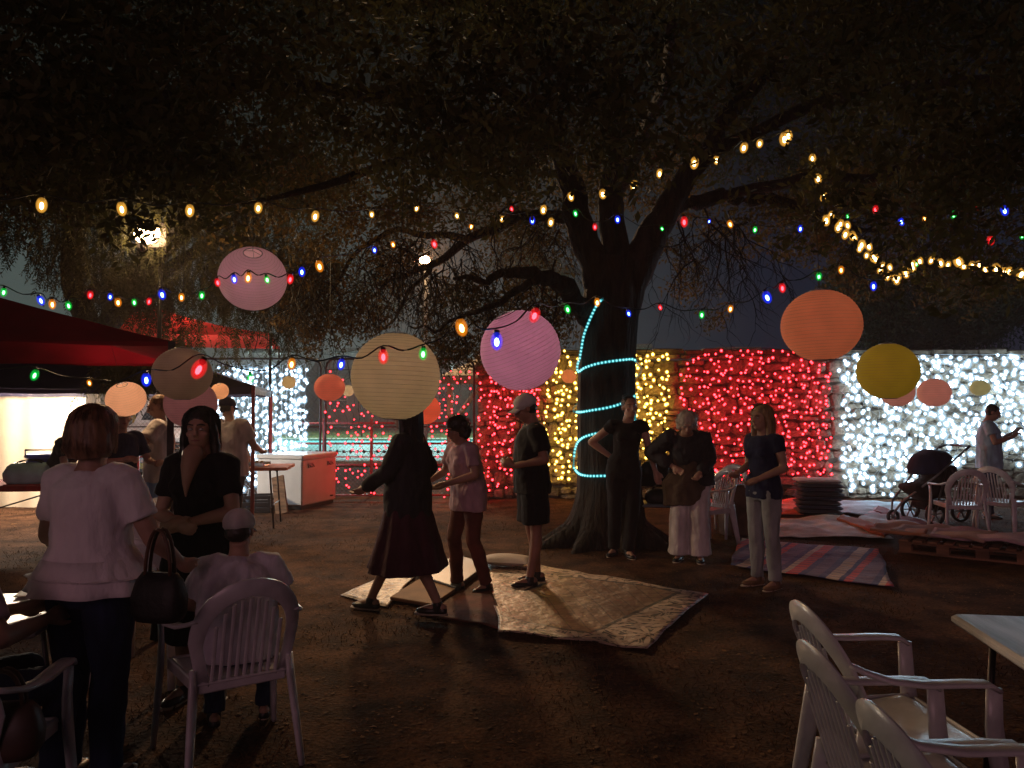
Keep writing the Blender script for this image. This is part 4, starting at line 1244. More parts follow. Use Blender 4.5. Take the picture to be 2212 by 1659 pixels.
    # hair
    if hair:
        m = MB()
        if hair in ('short', 'crop', 'bun', 'capped'):
            if hair != 'capped': m.ball(H(0, .028, .045), (.083, .092, .082), 18, 12, Mh)
            m.ball(H(0, .045, -.005), (.077, .064, .062), 14, 10, Mh)
            if hair == 'bun': m.ball(H(0, .10, .105), (.045, .045, .04), 12, 8, Mh)
        elif hair == 'bob':
            m.ball(H(0, .025, .05), (.100, .108, .090), 20, 14, Mh)
            m.loft([H(0, .045, .06), H(0, .05, .0), H(0, .052, -.06), H(0, .048, -.105)], [.096, .112, .118, .095], [.092, .096, .090, .07], 20, Mh @ V3(1, 0, 0))
        elif hair == 'fluffy':
            m.ball(H(0, .02, .05), (.098, .105, .088), 20, 14, Mh)
            for i in range(16):
                a = i * 2.4; m.ball(H(.08 * math.cos(a), .05 + .045 * math.sin(a), .04 - .008 * i), .042, 8, 6)
        elif hair in ('long', 'longer'):
            m.ball(H(0, .025, .05), (.088, .098, .082), 20, 14, Mh)
            L = .30 if hair == 'long' else .42
            m.loft([H(0, .05, .05), H(0, .06, -.05), H(0, .072, -.13) , hd + V3(0, .10, -.20), hd + V3(0, .11, -L)], [.088, .096, .100, .105, .07], [.075, .062, .05, .042, .025], 18, Mh @ V3(1, 0, 0))
            for k in (-1, 1):
                m.limb([H(.070 * k, -.02, .06), H(.084 * k, .0, -.03), H(.088 * k, .01, -.12), hd + Mh @ V3(.085 * k, .0, -.24)], [.022, .026, .030, .018], 10)
        o = m.build('hair', hair_mat, t); remesh(o, .008, .012, .03, 2)
        # loose strands over the mass
        q_ = random.Random(int(pos[0] * 100)); m = MB()
        ln = dict(bob=.13, long=.26, longer=.36, fluffy=.0, short=.0, bun=.0, capped=.0)[hair]
        for i in range({'bob': 330, 'long': 300, 'longer': 300, 'fluffy': 200, 'short': 90, 'bun': 90, 'capped': 0}[hair]):
            if ln:
                a = q_.uniform(R(-42), R(222)); rx = .100 * q_.uniform(.98, 1.07); ry = .108 * q_.uniform(.98, 1.07)
                wv = q_.uniform(-.006, .006); pts = []
                for e_ in (R(80), R(55), R(28), R(4)): pts.append(H(rx * math.cos(e_) * math.cos(a), .025 + ry * math.cos(e_) * math.sin(a), .05 + .094 * math.sin(e_)))
                L_ = ln * q_.uniform(.75, 1.08); k_ = 1.04 if hair == 'bob' else .98
                for f in (.35, .7, 1.0):
                    b_ = (1 + (k_ - 1) * f) if hair == 'bob' else (1 + .06 * f - .25 * f * f)
                    pts.append(H(rx * b_ * math.cos(a) + wv * f * 2, .025 + (ry * b_) * math.sin(a) * (.9 if hair == 'bob' else 1 - .35 * f) + (.05 * f if hair != 'bob' else .02 * f), .05 - L_ * f))
            else:
                d = Vector((q_.gauss(0, 1), q_.gauss(.35, .8), abs(q_.gauss(.3, .7)))).normalized(); d2 = (d + Vector((q_.gauss(0, .7), q_.gauss(0, .7), q_.gauss(-.3, .6)))).normalized()
                s_ = H(d.x * .088, .025 + d.y * .096, .045 + d.z * .084); L_ = .045 if hair == 'fluffy' else .02
                pts = [s_, s_ + (Mh @ d) * L_ * .5, s_ + (Mh @ (d + d2)) * L_ * .5]
            m.tube(pts, [.0013] * (len(pts) - 1) + [.0005], 3, False)
        if m.v: m.build('hair_strands', hair_mat, t, True, kind='stuff')
    if cap:
        m = MB(); back = -1 if cap.get('back') else 1
        m.ball(H(0, .018, .060), (.094, .110, .084), 20, 12, Mh)
        m.loft([H(0, .012, .035), H(0, .015, .062)], [.094, .094], [.109, .109], 20, Mh @ V3(1, 0, 0))
        o = m.build('cap', cap['mat'], t); remesh(o, .008, 0, .1, 1)
        m = MB()
        def br(a, b_):
            x = (a - .5) * .155; d = b_ * (.085 * (1 - (2 * a - 1) ** 2 * .45))
            y = -(.085 + d) if back > 0 else (.115 + d)
            return H(x, y + abs(a - .5) * .05 * back, .045 - .012 * b_ - 1.2 * x * x * 4)
        m.sheet(br, 10, 4)
        bo_ = m.build('cap_brim', cap.get('brim', cap['mat']), t, True); so = bo_.modifiers.new('thick', 'SOLIDIFY'); so.thickness = .005
    # clothes
    if top:
        m = MB(); in_ = top.get('in', .021); fl = top.get('flare', 0); hem = top.get('hem', .10)
        hz = pe + V3(0, 0, -hem)
        cs = [hz, hz + (pe - hz) * .5, pe + (wa - pe) * .4, wa, wa + (ch - wa) * .55, ch, ch + (ne - ch) * .55, ch + (ne - ch) * .86, ch + (ne - ch) * top.get('neck', .96)]
        lo_ = top.get('loose', .0)
        rx = [hw + in_ + fl + lo_, hw + in_ + fl * .65 + lo_, hw * .97 + in_ + fl * .35 + lo_, ww + in_ + fl * .18 + lo_ * 1.3, (ww + cw) / 2 + in_ + lo_, cw + in_ + lo_ * .5, cw * 1.02 + in_, cw * .66 + in_, .07]
        ry = [.105 * b + in_ + fl + lo_, .108 * b + in_ + fl * .65 + lo_, .102 * b + in_ + fl * .35 + lo_, .09 * b + in_ + fl * .18 + lo_, .102 * b + in_ + lo_, .115 * b + in_ + lo_ * .4, .102 * b + in_, .072 + in_, .068]
        m.loft(cs, rx, ry, 40 if fl else 24, xs, ripple=([.035, .03, .02, 0, 0, 0, 0, 0, 0] if fl else None))
        if female:
            for k in (-1, 1): m.ball(ch + xs * (.07 * k) + V3(0, -.088 * b, -.012), (.062 + in_ * .4, .052 + in_ * .4, .060), 12, 8)
        sl = top.get('sleeve', .5)
        for k in (-1, 1):
            S_, E, W = sh[k], el[k], wr[k]
            sr = top.get('sleeve_r', .016)
            if sl <= 1: m.loft([ch + (ne - ch) * .5, S_ + (shc - S_) * .2 , S_ + (E - S_) * .02, S_ + (E - S_) * sl * .5, S_ + (E - S_) * sl], [.07, .070 * b, .054 * b + sr, .050 * b + sr, .046 * b + sr * 1.15], None, 14, (0, 1, .1))
            else:
                f = sl - 1
                m.loft([S_ + (shc - S_) * .2, S_, S_ + (E - S_) * .5, E], [.07, .058 * b + sr, .052 * b + sr, .045 * b + sr], None, 14, (0, 1, .1))
                m.limb([E, E + (W - E) * f], [.042 * b + sr, .034 * b + sr], 14)
        o = m.build('shirt' if not top.get('name') else top['name'], top['mat'], t); remesh(o, vox, top.get('fold', .026), .10, 3)
        if top.get('vneck'):
            pass
    if bottom:
        m = MB(); kd = bottom['kind']; in_ = bottom.get('in', .012)
        if kd in ('trousers', 'shorts', 'wide'):
            m.loft([pe - V3(0, 0, .12), pe - V3(0, 0, .05), pe + (wa - pe) * .4, pe + (wa - pe) * .8], [hw * .66 + in_, hw * .96 + in_, hw * .97 + in_, ww * 1.05 + in_], [.09 * b + in_, .112 * b + in_, .104 * b + in_, .095 * b + in_], 20, hx)
            for k in (-1, 1):
                Hh, K, A = hip[k], kn[k], an[k]
                if kd == 'shorts':
                    m.loft([Hh + V3(0, 0, .03), Hh, Hh + (K - Hh) * .5, Hh + (K - Hh) * .86], [.07, .092 * b + in_, .084 * b + in_ + .006, .078 * b + in_ + .012], None, 16)
                else:
                    wd = .045 if kd == 'wide' else 0
                    m.limb([Hh, Hh + (K - Hh) * .5, K], [.090 * b + in_, .075 * b + in_ + wd * .4, .056 + in_ + wd * .8], 16)
                    A2 = A + (K - A).normalized() * -.005
                    m.loft([K - (A - K) * .05, K + (A - K) * .35 + V3(0, .012, 0), A2 + (K - A2) * .2, A2], [.056 + in_ + wd * .8, .058 + in_ + wd, .048 + in_ + wd * 1.2, .050 + in_ + wd * 1.35], None, 16)
            nm = 'shorts' if kd == 'shorts' else 'trousers'
        else:
            L = bottom['len']; fl = bottom.get('flare', .10)
            m.loft([pe + (wa - pe) * .8, pe + (wa - pe) * .3, pe - V3(0, 0, .06), pe - V3(0, 0, .06 + (L - .06) * .5), pe - V3(0, 0, L)],
                   [ww + .02, hw + .02, hw + .03 + fl * .15, hw + .03 + fl * .55, hw + .03 + fl], [.10 * b, .12 * b, .13 * b + fl * .15, .13 * b + fl * .55, .13 * b + fl], 40, hx, ripple=[0, .01, .03, .05, .06])
            nm = 'skirt'
        o = m.build(nm, bottom['mat'], t); remesh(o, vox, bottom.get('fold', .02), .12, 3)
    if shoes:
        for k in (-1, 1):
            A = an[k]; fw = toe[k].normalized(); fx = V3(-fw.y, fw.x, 0).normalized()
            sole = q.get('footdown', True)
            z0 = A - V3(0, 0, .062)
            m = MB()
            m.loft([z0 - fw * .075, z0 - fw * .06, z0, z0 + fw * .08, z0 + fw * .14, z0 + fw * .172], [.012, .034, .038, .046, .038, .014], [.018, .036, .040, .032, .024, .010], 12, fx)
            m.limb([z0 + V3(0, 0, .005), z0 + V3(0, 0, .05)], [.042, .044], 10)
            o = m.build('shoe', shoes, t); remesh(o, .010, 0, .1, 2)
            m = MB(); zz = z0 - V3(0, 0, .024) if fw.z == 0 else z0 - V3(0, 0, .028)
            m.loft([zz - fw * .08, zz - fw * .06, zz + fw * .0, zz + fw * .09, zz + fw * .15, zz + fw * .182], [.012, .036, .036, .048, .040, .014], [.012] * 6, 12, fx)
            m.build('sole', M_shoe_sole, o, True)
    if extra: extra(t)
    return t

FACE_L, FACE_R, AWAY, TOWARD = R(-90), R(90), R(180), 0
# woman seen from behind, white peplum blouse
g_ = P(203, 900, 3.35)
def tier(t):
    m = MB(); m.loft([V3(0, 0, 1.02), V3(0, 0, .965), V3(0, 0, .905), V3(0, 0, .87)], [.215, .245, .270, .285], [.17, .19, .21, .225], 72, ripple=[.0, .02, .045, .06], cap=False)
    o = m.build('ruffle', M_blouse, t, True); so = o.modifiers.new('thick', 'SOLIDIFY'); so.thickness = .004; so.offset = 0
person('short haired woman seen from behind in a white peplum blouse and dark jeans', (g_.x, 3.35), R(168), 1.60, True,
       dict(head=V3(0, -.02, 1.575), eL=V3(.265, -.03, 1.10), wL=V3(.25, -.24, .98), eR=V3(-.285, -.04, 1.10), wR=V3(-.29, -.22, .97), curl=1.0, shw=.168,
            eL_=0), hair='bob', hair_mat=M_hair_brown,
       top=dict(mat=M_blouse, hem=-.01, flare=.07, loose=.012, sleeve=.66, sleeve_r=.016, name='blouse', fold=.022), bottom=dict(kind='trousers', mat=M_jeans_dark, **{'in': .022}), bulk=1.12, vox=.010, skin=M_skin, extra=tier)
# dark haired woman facing us
g_ = P(436, 900, 4.25)
def vskin(t):
    m = MB(); c = V3(0, -.142, 0)
    m.limb([V3(0, -.085, 1.43), V3(0, -.128, 1.36), V3(0, -.155, 1.27), V3(0, -.158, 1.20)], [.062, .046, .022, .005], 14)
    o = m.build('neckline', M_skin, t, True)
person('long dark haired woman facing us in a black dress with folded arms', (g_.x, 4.25), R(-8), 1.60, True,
       dict(yaw=R(14), eL=V3(.225, -.05, 1.10), wL=V3(.05, -.20, 1.06), eR=V3(-.225, -.04, 1.08), wR=V3(-.02, -.20, 1.05), pR=(0, 1, 0), pL=(0, 1, 0), curl=.6), hair='longer', hair_mat=M_hair_dark,
       top=dict(mat=M_black_cloth, hem=.02, sleeve=.66, sleeve_r=.018, name='dress_top', neck=.62), bottom=dict(kind='skirt', mat=M_black_cloth, len=.55, flare=.07), bulk=1.05, vox=.010, extra=vskin)
# leaning fair-haired woman in the gazebo
g_ = P(138, 900, 8.6)
person('white haired woman bending over under the navy gazebo by the cream wall', (g_.x, 8.6), R(65), 1.62, True,
       dict(pelvis=V3(0, .10, .90), waist=V3(0, .03, 1.04), chest=V3(0, -.10, 1.20), neck=V3(0, -.22, 1.32), head=V3(0, -.31, 1.41), nod=R(30), eL=V3(.20, -.32, 1.0), wL=V3(.14, -.48, .85), eR=V3(-.2, -.32, 1.0), wR=V3(-.14, -.48, .85)),
       hair='long', hair_mat=mat('white_hair', (.75, .73, .62), .5, .2, 30), top=dict(mat=M_black_cloth, sleeve=.6), bottom=dict(kind='trousers', mat=M_charcoal), vox=.013)
g_ = P(262, 900, 7.6)
person('person in a navy shirt reaching forward behind the short haired woman', (g_.x, 7.6), R(60), 1.62, False,
       dict(yaw=R(-20), eR=V3(-.26, -.12, 1.12), wR=V3(-.20, -.36, 1.16), eL=V3(.27, -.06, 1.12), wL=V3(.20, -.28, 1.10), curl=.8), hair='short', hair_mat=M_hair_dark,
       top=dict(mat=M_navy_cloth, sleeve=.75), bottom=dict(kind='trousers', mat=M_jeans_dark), vox=.013)
# man in pale blue
g_ = P(345, 900, 8.3)
person('man in a pale shirt and sky blue trousers stepping past the white van', (g_.x, 8.3), R(-70), 1.74, False,
       dict(kR=V3(-.09, -.16, .50), aR=V3(-.10, -.10, .10), kL=V3(.10, .02, .48), aL=V3(.10, .14, .085), eL=V3(.30, -.14, 1.18), wL=V3(.22, -.36, 1.10), eR=V3(-.34, -.06, 1.22), wR=V3(-.30, -.30, 1.08), nod=R(18)), hair='short', hair_mat=M_hair_brown,
       top=dict(mat=M_pinkwhite, sleeve=.7, loose=.03, hem=.14, sleeve_r=.03), bottom=dict(kind='trousers', mat=M_blue_trousers, **{'in': .025}), vox=.013)
g_ = P(497, 900, 9.3)
person('man in a dark cap and off white shirt facing the white curtain', (g_.x, 9.3), R(160), 1.72, False,
       dict(head=V3(.06, -.03, 1.56), eL=V3(.33, -.05, 1.14), wL=V3(.38, -.18, .93), eR=V3(-.27, -.1, 1.12), wR=V3(-.16, -.36, 1.05), nod=R(15), tilt=R(8)), hair='capped', hair_mat=M_hair_dark, cap=dict(mat=M_navy_cloth),
       top=dict(mat=M_pinkwhite, sleeve=.7, loose=.04, hem=.16, sleeve_r=.03), bottom=dict(kind='trousers', mat=M_charcoal), bulk=1.12, vox=.013)
# walking woman in dark clothes
g_ = P(882, 900, 6.0)
person('long haired woman in dark jacket and skirt striding across the cardboard', (g_.x, 6.0), R(-100), 1.66, True,
       dict(yaw=R(-5), kR=V3(-.08, -.16, .52), aR=V3(-.08, -.33, .10), kL=V3(.08, .06, .50), aL=V3(.09, .27, .13), tL=V3(.05, -1, 0), eR=V3(-.26, .10, 1.14), wR=V3(-.24, -.06, .93), eL=V3(.25, -.08, 1.14), wL=V3(.18, -.28, 1.02)),
       hair='longer', hair_mat=M_hair_dark, top=dict(mat=M_charcoal, sleeve=1.9, loose=.05, hem=.16, sleeve_r=.022, name='jacket'), bottom=dict(kind='skirt', mat=M_plum_cloth, len=.56, flare=.17), bulk=1.08)
# bending person with mauve shirt
g_ = P(1012, 900, 6.75)
person('curly haired woman in a mauve shirt and rust trousers beside the pink lantern', (g_.x, 6.75), R(-55), 1.56, True,
       dict(chest=V3(0, -.05, 1.25), neck=V3(0, -.08, 1.40), head=V3(0, -.13, 1.53), nod=R(18), eR=V3(-.24, -.12, 1.12), wR=V3(-.12, -.34, 1.06), eL=V3(.25, -.08, 1.12), wL=V3(.12, -.32, 1.04), kR=V3(-.1, -.10, .5), aR=V3(-.1, -.06, .085), aL=V3(.1, .14, .085)),
       hair='fluffy', hair_mat=M_hair_dark, top=dict(mat=M_mauve_cloth, sleeve=.7, loose=.03, hem=.16), bottom=dict(kind='trousers', mat=mat('rust_cloth', (.16, .05, .035), .85)), bulk=1.0)
# man with cap on the mat
g_ = G(1138, 1268)
person('man in a pale cap, dark shirt and shorts standing on the patterned mat', (g_.x + .05, g_.y + .05, .015), R(-82), 1.71, False,
       dict(waist=V3(0, -.015, 1.07), chest=V3(0, .0, 1.26), head=V3(0, -.06, 1.555), nod=R(24), kR=V3(-.09, -.0, .49), aR=V3(-.10, .06, .085), kL=V3(.09, .02, .49), aL=V3(.10, -.04, .085),
            eR=V3(-.24, .07, 1.12), wR=V3(-.13, -.18, 1.06), eL=V3(.24, .07, 1.12), wL=V3(.12, -.18, 1.06), hR=(.5, -.8, .25), hL=(-.4, -.85, .25), pR=(1, 0, .2), pL=(-1, 0, .2), curl=.8),
       hair='capped', hair_mat=M_hair_dark, cap=dict(mat=M_cap_white), skin=M_skin_tan,
       top=dict(mat=M_black_cloth, sleeve=.72, loose=.03, hem=.12, sleeve_r=.025), bottom=dict(kind='shorts', mat=M_black_cloth, **{'in': .03}), bulk=1.08)
# woman in black by the trunk
g_ = G(1352, 1203)
person('young woman in black with one hand on her hip leaning on a chair back', (g_.x, g_.y), R(2), 1.74, True,
       dict(pelvis=V3(-.02, 0, .93), waist=V3(.0, 0, 1.08), chest=V3(.02, 0, 1.26), neck=V3(.035, .01, 1.415), head=V3(.045, -.02, 1.56), yaw=R(8), tilt=R(-4),
            eR=V3(-.345, .10, 1.19), wR=V3(-.145, .06, 1.04), hR=(.55, -.35, -.5), pR=(1, .3, 0), eL=V3(.245, -.01, 1.13), wL=V3(.30, -.06, .90), pL=(0, -1, 0),
            kR=V3(-.11, .02, .50), aR=V3(-.11, .08, .085), kL=V3(.06, -.06, .49), aL=V3(.02, -.02, .085), tR=V3(-.5, -.8, 0)),
       hair='bun', hair_mat=M_hair_dark, top=dict(mat=M_black_cloth, sleeve=.30, hem=.06, neck=.84, **{'in': .008}), bottom=dict(kind='trousers', mat=M_black_cloth, **{'in': .016}), bulk=.98)
# older woman
g_ = G(1494, 1217)
def shawl(t):
    m = MB()
    m.loft([V3(.02, -.10, 1.40), V3(.02, -.05, 1.32), V3(.03, .0, 1.12), V3(.02, .04, .95), V3(-.06, .03, .78), V3(-.05, .02, .60)], [.10, .20, .23, .21, .24, .22], [.09, .14, .17, .16, .17, .14], 28, ripple=[0, .01, .02, .03, .04, .05])
    o = m.build('shawl', M_olive_cloth, t); remesh(o, .012, .035, .11, 3)
person('stooping grey haired older woman in a brown shawl and white trousers', (g_.x, g_.y + .1), R(-20), 1.64, True,
       dict(pelvis=V3(.02, .07, .92), waist=V3(.02, .03, 1.06), chest=V3(0, -.06, 1.24), neck=V3(0, -.17, 1.385), head=V3(.02, -.27, 1.485), nod=R(32), yaw=R(12),
            eR=V3(-.40, -.02, 1.16), wR=V3(-.15, -.12, 1.02), eL=V3(.22, -.02, 1.10), wL=V3(.14, -.18, .97)), hair='fluffy', hair_mat=M_hair_grey,
       top=dict(mat=M_charcoal, sleeve=1.7, loose=.04, hem=.10, sleeve_r=.035, name='cardigan'), bottom=dict(kind='wide', mat=M_white_trouser), bulk=1.1, extra=shawl)
# woman at the far side of the red curtain
g_ = G(1652, 1268)
person('long haired woman in navy top and pale jeans standing before the red lights', (g_.x, g_.y), R(-62), 1.62, True,
       dict(head=V3(0, -.03, 1.57), yaw=R(4), eR=V3(-.22, .03, 1.12), wR=V3(-.12, -.20, 1.06), eL=V3(.23, .02, 1.12), wL=V3(.12, -.20, 1.02), curl=.7), hair='long', hair_mat=M_hair_blond,
       top=dict(mat=M_navy_cloth, sleeve=.45, hem=.10), bottom=dict(kind='trousers', mat=M_jeans_light), shoes=M_shoe_tan, bulk=1.0)
# man with phone
g_ = P(2135, 900, 11.2)
def phone(t): pass
person('man in a light blue shirt reading his phone before the white lights', (g_.x, 11.2), R(62), 1.66, False,
       dict(nod=R(24), head=V3(0, -.06, 1.55), eR=V3(-.22, -.06, 1.12), wR=V3(-.08, -.28, 1.20), eL=V3(.23, -.10, 1.12), wL=V3(.08, -.32, 1.26), hR=(.2, -.7, .6), hL=(-.1, -.7, .7), curl=.9), hair='short', hair_mat=M_hair_dark,
       top=dict(mat=M_lightblue, sleeve=.55, loose=.05, hem=.20, sleeve_r=.03), bottom=dict(kind='trousers', mat=M_jeans_dark), vox=.012)
ph = thing('mobile_phone', 'dark mobile phone held up by the man in light blue', 'phone', (g_.x + .37, 11.2 - .20, 1.33), R(62))
MB().slab((0, 0, 0), (.078, .010, .155), .004, rx=R(-35)).build('case', M_black_plastic, ph)
MB().box((0, .0085, .0), (.068, .002, .138), rx=R(-35)).build('screen', emit('screen_glow', (.5, .7, 1), .5), ph)

# seated person in cap
g_ = G(520, 1590)
SEAT1 = (P(545, 900, 3.62).x, 3.62)
person('seated person in a pale mesh cap and pale shirt on a white chair', (SEAT1[0] - .10, SEAT1[1] + .12), R(196), 1.38, False,
       dict(pelvis=V3(0, .06, .58), waist=V3(0, .05, .72), chest=V3(0, -.01, .92), neck=V3(.0, -.06, 1.08), head=V3(.0, -.09, 1.215), nod=R(14), yaw=R(-10), tilt=R(4), shw=.165,
            kR=V3(-.15, -.40, .55), aR=V3(-.15, -.36, .085), kL=V3(.15, -.40, .55), aL=V3(.15, -.30, .085), eR=V3(-.28, -.08, .82), wR=V3(-.14, -.30, .72), eL=V3(.28, -.10, .80), wL=V3(.14, -.32, .72)),
       hair='capped', hair_mat=M_hair_dark, cap=dict(mat=M_cap_white), top=dict(mat=cloth('pale_shirt', (.62, .58, .68)), sleeve=.75, loose=.05, hem=.06, sleeve_r=.03), bottom=dict(kind='trousers', mat=M_jeans_dark), vox=.010, bulk=1.02)
# seated person at the frame edge
g_ = P(-2, 900, 2.9)
person('brown haired seated person cut off by the frame edge', (g_.x - .24, 2.95), R(150), 1.62, True,
       dict(pelvis=V3(0, .06, .52), waist=V3(0, .05, .66), chest=V3(0, -.01, .86), neck=V3(.0, -.06, 1.02), head=V3(.0, -.09, 1.165),
            kR=V3(-.15, -.42, .50), aR=V3(-.15, -.36, .085), kL=V3(.15, -.42, .50), aL=V3(.15, -.30, .085), eR=V3(-.28, -.08, .78), wR=V3(-.14, -.34, .78), eL=V3(.28, -.10, .76), wL=V3(.14, -.36, .78)),
       hair='bob', hair_mat=M_hair_brown, top=dict(mat=M_mauve_cloth, sleeve=.75, loose=.03, hem=.04), bottom=dict(kind='trousers', mat=M_jeans_dark), vox=.011, bulk=1.1)

# ================================================================== PLASTIC CHAIRS
def monobloc(label, pos, rz, group='white plastic garden chairs', material=None):
    """moulded garden chair, front towards -Y"""
    m_ = material or M_white_plastic
    t = thing('plastic_chair', label, 'chair', pos, rz, group)
    global CH
    if 'seat' not in CH:
        # seat
        m = MB()
        def st(a, b):
            x = (a - .5) * (.46 - .06 * b); y = -.24 + b * .44
            return (x, y, .435 - .022 * math.sin(PI * a) * math.sin(PI * min(1, b * 1.1)) - .02 * b + (-.025 * max(0, (.12 - b) / .12)))
        m.sheet(st, 14, 12)
        n = len(m.v)
        CH['seat'] = m.mesh('seat', m_, True)
        # apron under the seat
        m = MB()
        for sx in (-1, 1): m.slab((sx * .215, -.02, .405), (.018, .40, .055), .006, rz=sx * R(4))
        m.slab((0, -.235, .40), (.44, .018, .05), .006); m.slab((0, .185, .395), (.38, .018, .05), .006)
        CH['apron'] = m.mesh('apron', m_)
        # back frame: broad hoop
        m = MB(); pts = []
        for i in range(25):
            a = PI * i / 24
            x = .235 * math.cos(a); z = .60 + .27 * math.sin(a) ** .8
            pts.append(V3(x * (1 if i else 1), .20 + (z - .42) * .30 - .045 * (1 - math.sin(a)), z))
        pts = [V3(.19, .185, .40), V3(.215, .205, .5)] + pts + [V3(-.215, .205, .5), V3(-.19, .185, .40)]
        ins = []
        for p in pts:
            q = V3(p.x * .74, p.y + .004, .40 + (p.z - .40) * (.84 if p.z > .5 else 1)); ins.append(q)
        base = len(m.v)
        for p, q in zip(pts, ins): m.v += [tuple(p), tuple((p + q) / 2 + V3(0, -.012, 0)), tuple(q)]
        for i in range(len(pts) - 1):
            for k in range(2):
                a = base + i * 3 + k; m.f.append((a, a + 3, a + 4, a + 1)); m.m.append(0)
        CH['back'] = m.mesh('back_frame', m_, True)
        m = MB()
        m.slab((0, .012, 0), (.012, .010, .40), .003)
        CH['slat'] = m.mesh('back_slat', m_)
        # arms
        for s in (-1, 1):
            m = MB(); pts = []
            for (x, y, z) in ((.212, .258, .700), (.232, .215, .682), (.256, .14, .660), (.272, .03, .650), (.273, -.12, .650), (.271, -.20, .646), (.268, -.238, .622)): pts.append(V3(x * s, y, z))
            m.loft(pts, [.010, .010, .010, .010, .010, .010, .009], [.012, .020, .028, .032, .033, .032, .026], 10, (0, 0, 1), p=3)
            CH['arm', s] = m.mesh('armrest', m_, True)
            m = MB(); pts = [V3(.268 * s, -.226, .628), V3(.262 * s, -.228, .5), V3(.262 * s, -.238, .40), V3(.272 * s, -.262, .2), V3(.283 * s, -.285, .0)]
            m.loft(pts, [.030, .034, .036, .030, .022], [.012, .012, .014, .014, .012], 8, (0, 1, 0), p=3)
            CH['leg', s, 0] = m.mesh('leg', m_, True)
            m = MB(); pts = [V3(.205 * s, .19, .48), V3(.208 * s, .20, .40), V3(.225 * s, .235, .2), V3(.242 * s, .27, .0)]
            m.loft(pts, [.036, .038, .030, .022], [.012, .014, .014, .012], 8, (.5, .8, 0), p=3)
            CH['leg', s, 1] = m.mesh('leg', m_, True)
    so = inst('seat', CH['seat'], t)
    inst('apron', CH['apron'], so)
    bf = inst('backrest', CH['back'], t)
    for i in range(9):
        x = (i - 4) * .034
        top = .40 + .40 * math.sqrt(max(.2, 1 - (x / .19) ** 2))
        zc = (.42 + top) / 2
        inst('slat', CH['slat'], bf, (x, .195 + (zc - .42) * .30, zc), (-math.atan(.30), 0, 0), (1.35, 1, (top - .42) / .40))
    for s in (-1, 1):
        inst('armrest', CH['arm', s], t); inst('leg', CH['leg', s, 0], t); inst('leg', CH['leg', s, 1], t)
    for k in ('seat', 'back'):
        pass
    return t
CH = {}
def solid_all():
    for o in C.objects:
        if o.name.startswith(('seat', 'backrest')) and o.parent and o.parent.name.startswith('plastic_chair'):
            m = o.modifiers.new('thick', 'SOLIDIFY'); m.thickness = .007

monobloc('white plastic chair carrying the seated person in the pale cap', (P(556, 900, 3.5).x - .14, 3.60, 0), R(214))
monobloc('white plastic chair cut by the frame edge, brown bag on its back', (P(-75, 900, 2.7).x, 2.7, 0), R(190))
monobloc('white plastic chair back between the blouse and the black dress', (P(338, 900, 4.7).x, 4.7, 0), R(178))
monobloc('white plastic chair behind the older woman, nearer the gold curtain', (P(1527, 900, 9.0).x, 9.05, 0), R(-62))
monobloc('white plastic chair before the red curtain, its arm beside the older woman', (P(1556, 900, 9.7).x, 9.75, 0), R(-50))
c_ = G(2075, 1162)
monobloc('white plastic chair seen from behind in front of the pram', (c_.x, c_.y, 0), R(168))
monobloc('white plastic chair facing the man with the phone', (P(2168, 900, 9.7).x, 9.75, 0), R(125))
monobloc('farthest of the three white chairs at the trestle table', (1.42, 2.95, 0), R(94))
monobloc('middle white chair of the three at the trestle table', (1.26, 2.44, 0), R(93))
monobloc('nearest white chair of the three, mostly below the frame', (1.23, 1.93, 0), R(92))
solid_all()

def fold_table(label, pos, rz, L, W, H, mt, cat='table', name='folding_table', cloth_m=None, drop=.0, steel=None):
    t = thing(name, label, cat, pos, rz)
    steel = steel or M_steel_dark
    MB().slab((0, 0, H - .02), (L, W, .04), .012).build('tabletop', mt, t)
    for sx in (-1, 1):
        for sy in (-1, 1):
            MB().tube([(sx * (L / 2 - .22), sy * (W / 2 - .07), H - .04), (sx * (L / 2 - .16), sy * (W / 2 - .05), 0)], .013, 7).build('leg', steel, t, True)
        MB().tube([(sx * (L / 2 - .185), -W / 2 + .06, .30), (sx * (L / 2 - .185), W / 2 - .06, .30)], .009, 6).build('brace', steel, t)
    MB().tube([(-(L / 2 - .19), 0, .34), (L / 2 - .5, 0, H - .05)], .008, 6).build('brace', steel, t)
    if cloth_m:
        m = MB()
        a, b = L / 2 + .015, W / 2 + .015
        def sk(s, q):
            per = [(-a, -b), (a, -b), (a, b), (-a, b), (-a, -b)]; k = min(3, int(s * 4)); f = s * 4 - k
            x = per[k][0] * (1 - f) + per[k + 1][0] * f; y = per[k][1] * (1 - f) + per[k + 1][1] * f
            o = .012 * q * math.sin(s * 60)
            return (x * (1 + o + .01 * q), y * (1 + o * 2 + .02 * q), H + .004 - q * drop)
        m.sheet(sk, 120, 4)
        m.add([(-a, -b, H + .005), (a, -b, H + .005), (a, b, H + .005), (-a, b, H + .005)], [(0, 1, 2, 3)])
        o = m.build('table_cloth', cloth_m, None); tag(o, label.replace('table', 'table cloth') if False else 'cloth covering the ' + label, 'tablecloth')
        o.location = pos; o.rotation_euler = (0, 0, rz)
    return t
M_table_top = mat('worn_table_top', (.62, .58, .58), .35, .35, 3, .001, 20, stretch=(.6, 5, 1))
tp = P(2052, 1332, 0)
